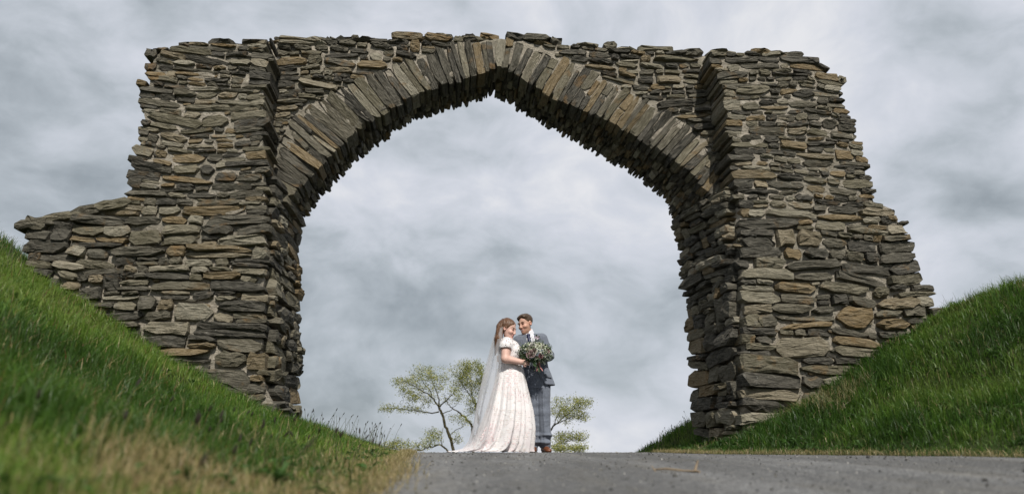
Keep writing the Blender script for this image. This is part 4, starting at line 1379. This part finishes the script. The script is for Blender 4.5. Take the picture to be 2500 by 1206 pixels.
    for sg in (-1, 1):
        cx = .222 + sg * .036
        v = [(.224 + sg * .006, GY - .090, 1.515), (.224 + sg * .050, GY - .062, 1.568 if sg > 0 else 1.553), (.224 + sg * .064, GY - .070, 1.505), (.224 + sg * .034, GY - .108, 1.452)]
        v = np.array(v); v2 = v + np.array([0, .006, 0])
        mesh_obj('collar', np.concatenate([v, v2]), [(0, 1, 2, 3), (7, 6, 5, 4), (0, 4, 5, 1), (1, 5, 6, 2), (2, 6, 7, 3), (3, 7, 4, 0)], SHIRT, o)
    # jacket
    J = Field(np.arange(-.24, .66, .0075), np.arange(GY - .34, GY + .26, .0075), np.arange(.80, 1.58, .0075))
    tabJ = [(.845, .372, GY, .208, .150), (.95, .352, GY, .190, .140), (1.08, .322, GY, .172, .132), (1.20, .30, GY, .172, .130), (1.32, .278, GY - .005, .190, .128), (1.43, .262, GY, .190, .108), (1.49, .254, GY, .150, .090), (1.525, .25, GY, .10, .075)]
    J.column(tabJ, .2, .03)
    J.cap((.405, GY, 1.455), (.505, GY - .02, 1.225), .078, .062, .04); J.cap((.505, GY - .02, 1.225), (.412, GY - .215, 1.162), .062, .043, .02)
    J.cap((.10, GY + .02, 1.43), (-.02, GY + .10, 1.235), .080, .062, .04); J.cap((-.02, GY + .10, 1.235), (-.125, GY - .025, 1.195), .060, .044, .02)
    J.cap((.25, GY + .01, 1.46), (.215, GY, 1.60), .072, .066, .01, 'cut')
    ux = lambda X, Y: (X - .245) * .98 + (Y - GY + .1) * .15
    J.op(lambda X, Y, Z: np.maximum(np.abs(ux(X, Y) - (1.5 - Z) * .10) - np.interp(Z, [1.10, 1.14, 1.40, 1.52, 1.6], [-.02, .0, .062, .058, .058]), Y - (GY - .035)), (.0, GY - .4, 1.08), (.5, GY - .03, 1.6), .006, 'cut')
    J.op(lambda X, Y, Z: np.maximum(np.maximum(-(X - np.interp(Z, [.80, 1.10], [.13, .268])), X - np.interp(Z, [.80, .86, .95, 1.10], [.470, .432, .372, .276])), Y - (GY - .04)) + 0 * Z, (.05, GY - .4, .75), (.55, GY - .03, 1.1), .006, 'cut')
    def jw(V):
        n = (fbm(V[:, 0] * 6 + 3, V[:, 2] * 8, 13, 3) - .5) * .020
        arm = np.exp(-(((V[:, 0] - .51) / .09) ** 2 + ((V[:, 2] - 1.24) / .10) ** 2))
        n = n + arm * .010 * np.sin((V[:, 2] + V[:, 0] * .6) * 95)
        V = V.copy(); V[:, 1] += n * np.where(V[:, 1] < GY, -1, 1); V[:, 0] += n * .5
        return V
    jk = field_obj('jacket', J, SUIT, o, warp=jw)
    def front_y(x, z):
        T_ = np.array(sorted(tabJ)); cx, cy, a, b = (np.interp(z, T_[:, 0], T_[:, i]) for i in (1, 2, 3, 4))
        return cy - b * math.sqrt(max(.02, 1 - min(.98, abs((x - cx) / a)) ** 2)) - .016
    LAP = plain('lapel_wool', (.120, .134, .162), .85, .15, 200, .25)
    for sg in (-1, 1):
        ctr = lambda z: .245 + (1.5 - z) * .10 + .012
        rows = [(1.50, .058, .075), (1.455, .062, .118), (1.44, .062, .092), (1.43, .062, .128), (1.34, .048, .100), (1.24, .026, .060), (1.15, .004, .018)]
        v = []
        for z, i_, o_ in rows:
            for q in (i_, o_):
                x = ctr(z) + sg * q; v.append((x, front_y(x, z) - .004, z))
        n = len(v); v = v + [(a, b + .012, c) for a, b, c in v]
        fs = []
        for k in range(len(rows) - 1):
            fs.append((2 * k, 2 * k + 1, 2 * k + 3, 2 * k + 2)); fs.append((n + 2 * k + 2, n + 2 * k + 3, n + 2 * k + 1, n + 2 * k))
            fs.append((2 * k + 1, n + 2 * k + 1, n + 2 * k + 3, 2 * k + 3)); fs.append((2 * k, 2 * k + 2, n + 2 * k + 2, n + 2 * k))
        mesh_obj('lapel', np.array(v), fs, LAP, jk)
    # pocket flap on the skirt of the jacket
    pts = [(.435, .985), (.525, .975), (.528, .935), (.437, .945)]
    v = [(x, front_y(x, z) - .004, z) for x, z in pts]; v += [(a, b + .015, c) for a, b, c in v]
    mesh_obj('pocket_flap', np.array(v), [(0, 1, 2, 3), (7, 6, 5, 4), (0, 4, 5, 1), (1, 5, 6, 2), (2, 6, 7, 3), (3, 7, 4, 0)], LAP, jk)
    # shirt cuff
    Cf = Field(np.arange(.30, .50, .006), np.arange(GY - .34, GY - .12, .006), np.arange(1.08, 1.24, .006))
    Cf.cap((.418, GY - .20, 1.163), (.396, GY - .250, 1.157), .040, .038, .004)
    field_obj('shirt_cuff', Cf, SHIRT, o)
    # buttonhole flower on the left lapel
    V, Fq, Cq = [], [], []
    c0 = np.array([.338, front_y(.338, 1.44) - .022, 1.452])
    for k in range(9):
        a = k * 2.4; d1 = np.array([math.cos(a), -.45, math.sin(a)]); d2 = np.array([-math.sin(a), 0, math.cos(a)])
        n0 = len(V); l_ = .034 if k < 6 else .045
        V += [c0, c0 + d1 * l_ * .6 + d2 * l_ * .35, c0 + d1 * l_, c0 + d1 * l_ * .6 - d2 * l_ * .35]; Fq.append((n0, n0 + 1, n0 + 2, n0 + 3))
        Cq += [(.52, .42, .50) if k < 6 else (.06, .09, .05)] * 4
    mesh_obj('buttonhole_flower', np.array(V), Fq, PETAL, o, colors=np.array(Cq))
    return o
groom = build_groom()
groom.scale = (1.03, 1.0, 1.03)
groom.location.x = -.008

# ------------------------------------------------------------------ bride
BY = -.06
LACE_C = np.array([[.80, .74, .72], [.80, .67, .67], [.74, .57, .59], [.84, .82, .80], [.66, .62, .58], [.78, .70, .69]])
def dress_fabric():
    m, t = new_mat('embroidered_tulle')
    co = t.n('ShaderNodeTexCoord').outputs['Object']
    z = t.n('ShaderNodeSeparateXYZ', inp={0: co}).outputs[2]
    lace = t.ramp(t.noise(co, 26, 5, .65, .6), [(.44, 0.0), (.60, 1.0)])
    blush = t.ramp(t.noise(co, 5.0, 4, .6), [(.42, 0.0), (.66, 1.0)])
    low = t.ramp(z, [(.0, 1.0), (.85, .30)])
    c = t.mix(t.math('MULTIPLY', lace, .5), (.64, .62, .625), (.73, .72, .725))
    c = t.mix(t.math('MULTIPLY', t.math('MULTIPLY', blush, low), .42), c, (.585, .485, .505))
    dk = t.ramp(t.noise(co, 44, 3, .6), [(.60, 0.0), (.68, .35)])
    c = t.mix(t.math('MULTIPLY', dk, low), c, (.44, .36, .35))
    finish(t, c, .85, .1, t.noise(co, 60, 4), .25, .005, Sheen_Weight=.2)
    return m
DRESS = dress_fabric()

def veil_fabric():
    m, t = new_mat('sheer_veil_tulle')
    co = t.n('ShaderNodeTexCoord').outputs['Object']
    d = t.n('ShaderNodeBsdfDiffuse', inp={'Color': (.74, .74, .76, 1)})
    tr = t.n('ShaderNodeBsdfTranslucent', inp={'Color': (.74, .74, .76, 1)})
    tp = t.n('ShaderNodeBsdfTransparent')
    m1 = t.n('ShaderNodeMixShader', inp={0: .5, 1: d.outputs[0], 2: tr.outputs[0]})
    fac = t.ramp(t.noise(t.mapping(co, (16, 16, 1.5)), 1.0, 4), [(.33, .24), (.70, .52)])
    m2 = t.n('ShaderNodeMixShader', inp={0: fac, 1: tp.outputs[0], 2: m1.outputs[0]})
    t.n('ShaderNodeOutputMaterial', inp={'Surface': m2.outputs[0]})
    return m
VEIL = veil_fabric()

def flower(V, F, C, c, n, r_, col, petals=5, cup=.3, core=None):
    n = np.array(n, float); n /= np.linalg.norm(n)
    a = np.cross(n, [.3, .2, .93]); a /= np.linalg.norm(a); b = np.cross(n, a)
    ph = rng.uniform(0, 6.28)
    for k in range(petals):
        q = ph + k * 2 * math.pi / petals
        d = a * math.cos(q) + b * math.sin(q); e = -a * math.sin(q) + b * math.cos(q)
        n0 = len(V); w_ = r_ * 2.2 / petals
        V += [tuple(c), tuple(c + d * r_ * .6 + e * w_ + n * r_ * cup), tuple(c + d * r_ + n * r_ * cup * 1.3), tuple(c + d * r_ * .6 - e * w_ + n * r_ * cup)]
        F.append((n0, n0 + 1, n0 + 2, n0 + 3))
        cc = np.array(col) * rng.uniform(.85, 1.1)
        C += [tuple(cc * (.8 if core is None else 1))] + [tuple(cc)] * 3

def build_bride():
    HC = np.array([-.056, BY - .03, 1.588]); HM = basis((.90, -.38, -.36), .05); HS = 1.13
    xs = np.concatenate([np.arange(-.34, -.20, .008), np.arange(-.20, .11, .0042), np.arange(.11, .34, .007)]); ys = np.concatenate([np.arange(BY - .36, BY - .17, .007), np.arange(BY - .17, BY + .12, .0045), np.arange(BY + .12, BY + .34, .008)]); zs = np.concatenate([np.arange(.02, 1.04, .03), np.arange(1.04, 1.42, .006), np.arange(1.42, 1.82, .0042)])
    B = Field(xs, ys, zs)
    YAW = -1.17          # shoulders run mostly along the view direction
    tab = [(.70, -.01, BY, .18, .15), (.95, -.015, BY, .19, .155), (1.10, -.025, BY, .150, .128), (1.22, -.03, BY, .155, .135), (1.31, -.03, BY, .168, .140), (1.38, -.045, BY, .165, .105), (1.43, -.055, BY, .115, .075)]
    B.column(tab, YAW, .05)
    B.ell((.045, BY - .08, 1.27), (.075, .075, .07), None, .05); B.ell((.055, BY + .05, 1.27), (.075, .075, .07), None, .05)
    B.cap((-.055, BY - .01, 1.40), (-.045, BY - .02, 1.53), .054, .050, .04)
    for x in (-.06, .05): B.cap((x, BY, .80), (x, BY, .10), .085, .05, .03)
    B.cap((-.085, BY - .165, 1.375), (-.085, BY - .215, 1.165), .064, .055, .045); B.cap((-.085, BY - .215, 1.165), (.115, BY - .195, 1.128), .052, .036, .02)
    B.cap((-.02, BY + .14, 1.375), (.06, BY + .19, 1.22), .060, .050, .045); B.cap((.06, BY + .19, 1.22), (.175, BY + .08, 1.235), .046, .034, .02)
    hand(B, (.12, BY - .193, 1.128), (.190, BY - .165, 1.125), (.5, .85, .0), (.2, 1, .1), .92, 1)
    hand(B, (.180, BY + .075, 1.238), (.215, BY + .02, 1.255), (.4, -.3, .3), (.6, .5, .0), .92, 1)
    head(B, HC, HM, HS, True)
    V, Fc = B.mesh()
    base = (.60, .385, .320)
    C = head_paint(V, HC, HM, HS, base, (.42, .12, .11), (.14, .08, .045))
    o = mesh_obj('person', V, Fc, SKIN, None, True, C, loc=(PX, PY, PZ))
    tag(o, 'laughing woman in a white floral wedding dress with a long trailing veil', 'person')
    # hair
    Pn = lambda r_, b_, u_: HC + HS * (HM[0] * r_ + HM[1] * b_ + HM[2] * u_)
    H = Field(np.arange(-.32, .10, .0055), np.arange(BY - .22, BY + .16, .0055), np.arange(1.22, 1.80, .0055))
    H.ell(Pn(0, .022, .036), np.array((.083, .107, .094)) * HS, HM, .02)
    H.ell(Pn(0, .085, .01), np.array((.070, .055, .070)) * HS, HM, .03)
    def front(X, Y, Z):
        q = [(HM[i, 0] * (X - HC[0]) + HM[i, 1] * (Y - HC[1]) + HM[i, 2] * (Z - HC[2])) / HS for i in range(3)]
        return (q[1] + .62 * q[2] + .030 - .10 * q[0]) * HS * .85
    H.op(front, HC - .2, HC + .2, .014, 'cut')
    H.ell(Pn(0, -.04, -.085), np.array((.10, .085, .080)) * HS, HM, .02, 'cut')
    p0 = Pn(.0, .095, -.02)
    for dx, dy, zz, r0 in ((0, -.05, 1.27, .036), (-.015, -.085, 1.31, .030), (-.02, .0, 1.25, .036), (-.005, .04, 1.30, .03), (.012, -.095, 1.36, .024)):
        q1 = np.array([-.178 + dx, BY + dy, 1.45]); q2 = np.array([-.205 + dx, BY + dy * 1.05, zz])
        H.cap(p0 + np.array([0, dy * .6, .01]), q1, .045, r0 + .012, .025); H.cap(q1, q2, r0 + .010, .010, .015)
    def warp(V):
        q = (V - HC) @ HM.T
        n = fbm(q[:, 0] * 60 + q[:, 1] * 55, q[:, 2] * 12, 15, 3) - .5
        d = V - np.array([HC[0] - .03, HC[1], 0]); d[:, 2] = (V[:, 2] - HC[2]) * .6; d = d / (np.linalg.norm(d, axis=1)[:, None] + 1e-6)
        return V + d * n[:, None] * .018
    hr = field_obj('hair', H, HAIR_F, o, warp=warp)
    # bodice with cap sleeves
    D = Field(np.arange(-.26, .20, .0065), np.arange(BY - .30, BY + .28, .0065), np.arange(1.04, 1.47, .0065))
    tb = [(a, b, c, d + .012, e + .014) for a, b, c, d, e in tab if a >= .95]
    D.column(tb, YAW, .03)
    D.ell((.047, BY - .08, 1.27), (.086, .086, .080), None, .05); D.ell((.057, BY + .05, 1.27), (.086, .086, .080), None, .05)
    D.cap((-.072, BY - .14, 1.378), (-.087, BY - .188, 1.330), .083, .082, .04); D.cap((-.03, BY + .12, 1.378), (-.01, BY + .15, 1.34), .076, .072, .04)
    D.cap((-.085, BY - .235, 1.10), (-.0855, BY - .198, 1.275), .072, .074, .004, 'cut')
    D.ell((.040, BY - .03, 1.480), (.075, .075, .075), None, .01, 'cut')
    D.cap((-.040, BY - .01, 1.455), (-.040, BY - .02, 1.53), .052, .062, .006, 'cut')
    def bw(V):
        n = (fbm(V[:, 0] * 40, V[:, 2] * 40 + V[:, 1] * 30, 77, 2) - .5) * .010
        d = V - np.array([-.03, BY, 0]); d[:, 2] = 0; d /= np.linalg.norm(d, axis=1)[:, None] + 1e-6
        return V + d * n[:, None]
    bod = field_obj('bodice', D, DRESS, o, warp=bw)
    # skirt with folds and a train
    T = np.array([(1.125, -.170, .118, .140), (1.05, -.190, .150, .165), (.95, -.215, .175, .195), (.80, -.250, .202, .235), (.53, -.325, .248, .300), (.30, -.415, .258, .335), (.12, -.505, .240, .345), (.05, -.600, .226, .345), (.022, -.690, .222, .347), (.006, -.790, .220, .347)])
    nz, nt = 60, 180
    zz = np.concatenate([np.linspace(1.125, .12, 42), np.geomspace(.11, .006, nz - 42)])
    th = np.linspace(0, 2 * math.pi, nt, endpoint=False)
    S = np.zeros((nz, nt, 3))
    for i, z in enumerate(zz):
        xl, xr, b = (np.interp(z, T[::-1, 0], T[::-1, k]) for k in (1, 2, 3))
        kf = sstep(1.12, .35, z)
        fold = 1 + kf * (.095 * np.sin(8 * th + .8 + .6 * np.sin(2 * th)) + .055 * np.sin(14 * th + 2.1 + z * .8) + .030 * np.sin(23 * th + z * 2.0) + .014 * np.sin(37 * th))
        fold += .016 * np.sin(40 * th + 3 * np.sin(5 * th)) * sstep(.9, 1.12, z)
        cx, a = (xl + xr) / 2, (xr - xl) / 2
        body = np.cos(th)
        # the train lies out on one side only: keep the front full and the back long
        cxx = (np.interp(z, T[::-1, 0], T[::-1, 2]) - .46 * 0)
        S[i, :, 0] = cx + a * body * np.where(body < 0, 1, fold)
        S[i, :, 0] += np.where(body < 0, a * body * (fold - 1) * .5, 0)
        tail = np.clip((-body) ** 2.0, 0, 1) * (body < 0) * sstep(.20, .0, z)
        S[i, :, 1] = BY + b * np.sin(th) * fold * (1 - .35 * tail)
        S[i, :, 2] = z + (.012 * (vnoise(th * 9, th * 0 + z * 8, 5)) * sstep(.06, .0, z))
    ids = np.arange(nz * nt).reshape(nz, nt); nxt = np.roll(ids, -1, 1)
    Fk = np.stack([ids[:-1], nxt[:-1], nxt[1:], ids[1:]], -1).reshape(-1, 4)[:, ::-1]
    mesh_obj('skirt', S.reshape(-1, 3), Fk, DRESS, o, True)
    # embroidered blossoms
    V, F, C = [], [], []
    Nn = np.cross(np.roll(S, -1, 1) - S, np.concatenate([S[1:] - S[:-1], S[-1:] - S[-2:-1]])); 
    for _ in range(3800):
        z = 1.10 * rng.random() ** 1.35
        i = int(np.argmin(np.abs(zz - z))); j = int(rng.integers(0, nt))
        p = S[i, j]
        if p[1] > BY + .12: continue
        n = Nn[i, j]; n = n / (np.linalg.norm(n) + 1e-9)
        if n @ (p - np.array([0, BY, p[2]])) < 0: n = -n
        cl = vnoise(p[0] * 7 + 4, p[2] * 7 + p[1] * 3, 91)
        if cl < .42 and rng.random() < .8: continue
        ci = 1 if cl > .66 and rng.random() < .5 else (2 if cl > .74 and rng.random() < .5 else rng.choice([0, 3, 5, 4], p=[.36, .36, .22, .06]))
        flower(V, F, C, p + n * .0020, n + rng.normal(0, .07, 3), rng.uniform(.005, .0125), LACE_C[ci], cup=.03, core=1)
    Vb = np.array([v.co[:] for v in bod.data.vertices]); Nb = np.array([v.normal[:] for v in bod.data.vertices])
    for k in rng.choice(len(Vb), 420, replace=False):
        if Nb[k][1] > .4: continue
        flower(V, F, C, Vb[k] + Nb[k] * .004, Nb[k] + rng.normal(0, .08, 3), rng.uniform(.006, .012), LACE_C[rng.choice([0, 1, 3, 4, 5], p=[.4, .15, .25, .08, .12])])
    fl = mesh_obj('blossom_embroidery', np.array(V), np.array(F), PETAL, o, colors=np.array(C)); fl['kind'] = 'stuff'
    # veil
    ns, nv = 60, 46
    sv = np.linspace(0, 1, ns); vv = np.linspace(-1, 1, nv)
    tabv = np.array([(1.675, -.150, .055), (1.58, -.222, .09), (1.47, -.262, .12), (1.27, -.312, .16), (1.06, -.362, .21), (.80, -.425, .25), (.52, -.480, .29), (.32, -.512, .31), (.15, -.56, .32), (.05, -.64, .32), (.02, -.74, .31)])
    P = np.zeros((ns, nv, 3))
    zs_ = np.interp(sv ** .9, np.linspace(0, 1, len(tabv)), tabv[:, 0])
    for i in range(ns):
        z = zs_[i]
        xe, hw = (np.interp(z, tabv[::-1, 0], tabv[::-1, k]) for k in (1, 2))
        g = sstep(0, .5, sv[i]); xe = xe + .02
        rip = .016 * np.sin(vv * 15 + 1.0 + z * 2) * (.3 + g) + .008 * np.sin(vv * 31 + z * 3) * (.3 + g)
        P[i, :, 0] = xe + (vv ** 2) * (.07 + .15 * g) + rip
        P[i, :, 1] = BY - .02 + vv * hw * 1.05 + .4 * rip
        P[i, :, 2] = z + .02 * (vv ** 2) * (1 - g)
    ids = np.arange(ns * nv).reshape(ns, nv)
    Fv = np.stack([ids[:-1, :-1], ids[:-1, 1:], ids[1:, 1:], ids[1:, :-1]], -1).reshape(-1, 4)
    mesh_obj('veil', P.reshape(-1, 3), Fv, VEIL, o, True)
    return o
bride = build_bride()

# ------------------------------------------------------------------ bouquet
def build_bouquet():
    c = np.array([.300, -.200, 1.252]); tie = np.array([.348, GY - .372, 1.150])
    tie[1] = -.165
    root = empty('bouquet', (PX + tie[0], PY + tie[1], PZ + tie[2]))
    tag(root, 'loose bouquet of pale roses, small white blossom and dark trailing greenery', 'bouquet')
    O = tie
    V, F, C = [], [], []
    greens = np.array([[.030, .060, .022], [.022, .046, .018], [.105, .135, .095], [.16, .19, .14], [.055, .085, .040], [.075, .115, .030]])
    def leaf(p, d, n, l_, w_, col):
        d = d / np.linalg.norm(d); s_ = np.cross(d, n); s_ /= np.linalg.norm(s_) + 1e-9; n2 = np.cross(s_, d)
        n0 = len(V)
        V.extend([p, p + d * l_ * .45 + s_ * w_ * .5 + n2 * w_ * .15, p + d * l_, p + d * l_ * .45 - s_ * w_ * .5 + n2 * w_ * .15, p + d * l_ * .5])
        F.extend([(n0, n0 + 1, n0 + 4), (n0 + 1, n0 + 2, n0 + 4), (n0 + 2, n0 + 3, n0 + 4), (n0 + 3, n0, n0 + 4)])
        C.extend([col] * 5)
    def inside(q):
        return q[0] ** 2 + q[1] ** 2 + q[2] ** 2 < 1
    for _ in range(950):
        q = rng.normal(0, 1, 3); q /= np.linalg.norm(q); rr = rng.uniform(.45, 1.03) ** .6
        p = c + q * rr * np.array([.205, .115, .128])
        if q[1] > .75: continue
        d = q * np.array([1, .8, 1]) + np.array([0, -.1, .15]) + rng.normal(0, .45, 3)
        side = p[0] - c[0]
        w8 = np.array([.3, .22, .08, .06, .22, .12]) if side < -.03 else np.array([.16, .12, .22, .24, .14, .12])
        gi = rng.choice(6, p=w8 / w8.sum())
        l_ = rng.uniform(.022, .055)
        leaf(p, d, rng.normal(0, 1, 3), l_, l_ * rng.uniform(.22, .55), greens[gi] * rng.uniform(.8, 1.25))
    # sprigs reaching past the outline
    for _ in range(46):
        q = np.array([rng.normal(0, 1), rng.normal(-.3, .5), rng.normal(.35, .8)]); q /= np.linalg.norm(q)
        p = c + q * np.array([.17, .10, .105])
        for k in range(6):
            pp = p + q * .016 * k
            for sg in (-1, 1):
                leaf(pp, q + sg * np.cross(q, [.2, 1, .1]) * .9, rng.normal(0, 1, 3), .020, .009, greens[rng.choice([2, 3, 4])] * rng.uniform(.9, 1.3))
    # ivy hanging by the hand
    for (px, pz, l_) in ((.285, 1.175, .055), (.300, 1.145, .060), (.292, 1.105, .055), (.278, 1.135, .045), (.31, 1.09, .045), (.19, 1.19, .05), (.16, 1.21, .05)):
        p = np.array([px, -.235, pz])
        for a in np.linspace(-2.0, 2.0, 5):
            d = np.array([math.sin(a), -.12, -math.cos(a)])
            leaf(p, d, np.array([0, -1, .2]), l_ * (.62 if abs(a) < .1 else .48), l_ * .38, np.array([.060, .120, .040]) * rng.uniform(.8, 1.2))
    lf = mesh_obj('foliage', np.array(V) - O, F, PETAL, root, colors=np.array(C)); lf['kind'] = 'stuff'
    # small white blossom
    V2, F2, C2 = [], [], []
    for _ in range(620):
        q = rng.normal(0, 1, 3); q[1] = -abs(q[1]); q /= np.linalg.norm(q)
        wt = 1 / (1 + math.exp(-(q[0] * 3 + q[2] * 4)))
        if rng.random() > wt: continue
        p = c + q * np.array([.208, .120, .132]) * rng.uniform(.92, 1.08)
        flower(V2, F2, C2, p, q + rng.normal(0, .3, 3), rng.uniform(.008, .015), np.array((.66, .68, .58)) if rng.random() < .75 else np.array((.38, .46, .26)), 5, .5)
    bl = mesh_obj('white_blossom', np.array(V2) - O, np.array(F2), PETAL, root, colors=np.array(C2)); bl['kind'] = 'stuff'
    # roses
    def rose(p, n, r_, col):
        V, F, C = [], [], []
        n = np.array(n, float); n /= np.linalg.norm(n)
        a = np.cross(n, [.1, .2, .97]); a /= np.linalg.norm(a); b = np.cross(n, a)
        for ring, (cnt, rad, hgt, open_) in enumerate(((3, .28, .95, .1), (4, .50, .85, .25), (5, .75, .62, .45), (6, 1.0, .35, .75))):
            for k in range(cnt):
                q = k * 2 * math.pi / cnt + ring * .7 + rng.normal(0, .1)
                w_ = 1.25 * math.pi / cnt
                n0 = len(V); cc = np.array(col) * rng.uniform(.86, 1.08) * (1 - .05 * (3 - ring))
                for (t_, rr, hh) in ((0, .35, -.1), (.5, .95, hgt * .55), (1, 1.0 + open_ * .22, hgt)):
                    for s_ in (-1, -.35, .35, 1):
                        ang = q + s_ * w_ * (.6 + .4 * math.sin(math.pi * min(.9, t_ + .25)))
                        dd = a * math.cos(ang) + b * math.sin(ang)
                        V.append(p + dd * rad * rr * r_ + n * (hh - .10 * abs(s_) * t_) * r_ * .8)
                        C.append(cc)
                for i in range(2):
                    for j in range(3):
                        F.append((n0 + i * 4 + j, n0 + i * 4 + j + 1, n0 + i * 4 + 5 + j, n0 + i * 4 + 4 + j))
        return mesh_obj('rose', np.array(V) - O, np.array(F), PETAL, root, True, np.array(C))
    for (x, z, r_, col) in ((.268, 1.395, .044, (.62, .60, .56)), (.255, 1.290, .046, (.40, .285, .275)), (.225, 1.270, .036, (.44, .32, .31)), (.285, 1.33, .034, (.46, .36, .34)),
                            (.205, 1.350, .030, (.56, .55, .42)), (.335, 1.405, .030, (.56, .58, .42)), (.460, 1.330, .032, (.34, .22, .22)), (.395, 1.385, .030, (.58, .57, .48)), (.375, 1.265, .030, (.20, .085, .095)), (.235, 1.375, .026, (.57, .56, .45))):
        z = c[2] + (z - 1.315) * .92
        yy = c[1] - .118 * math.sqrt(max(.05, 1 - ((x - c[0]) / .205) ** 2 - ((z - c[2]) / .128) ** 2))
        rose(np.array([x, yy + .005, z]), np.array([(x - c[0]) * 2.5, -1, (z - c[2]) * 2.5 + .15]), r_, np.array(col))
    # stems through the fist
    paths = []
    for _ in range(16):
        a = rng.uniform(0, 6.28); q = rng.uniform(0, .014)
        p1 = tie + np.array([q * math.cos(a), q * math.sin(a), 0])
        top = c + np.array([rng.normal(0, .06), rng.normal(.0, .03), -.09])
        bot = p1 + np.array([rng.normal(-.01, .026), rng.normal(-.02, .015), -rng.uniform(.10, .155)])
        paths.append(([tuple(top - O), tuple(p1 - O), tuple(bot - O)], [.003, .0032, .0034]))
    v, fc = tube_mesh([([Vector(x) for x in p], r_) for p, r_ in paths], 5)
    st = mesh_obj('stems', v, fc, plain('flower_stem', (.055, .085, .025), .6, .3, 50, .3), root); st['kind'] = 'stuff'
    # dusky pink ribbon with two loose ends
    RIB = plain('pink_ribbon', (.42, .17, .16), .5, .4, 60, .15)
    v, fc = tube_mesh([([Vector((0, 0, -.05)), Vector((0, 0, -.02)), Vector((0, 0, .03))], [.017, .019, .017])], 10)
    mesh_obj('ribbon', v, fc, RIB, root)
    for dx in (-.012, .022):
        pts = [np.array([dx * s_ * 2.2 + .006 * math.sin(s_ * 9), -.022 - .012 * s_, -.03 - .10 * s_]) for s_ in np.linspace(0, 1, 7)]
        v = [p + np.array([sx * .007, 0, 0]) for p in pts for sx in (-1, 1)] + [p + np.array([sx * .007, .0015, 0]) for p in pts for sx in (-1, 1)]
        fs = []
        for k in range(6):
            fs += [(2 * k, 2 * k + 1, 2 * k + 3, 2 * k + 2), (14 + 2 * k + 2, 14 + 2 * k + 3, 14 + 2 * k + 1, 14 + 2 * k)]
        mesh_obj('ribbon_tail', np.array(v), fs, RIB, root)
build_bouquet()
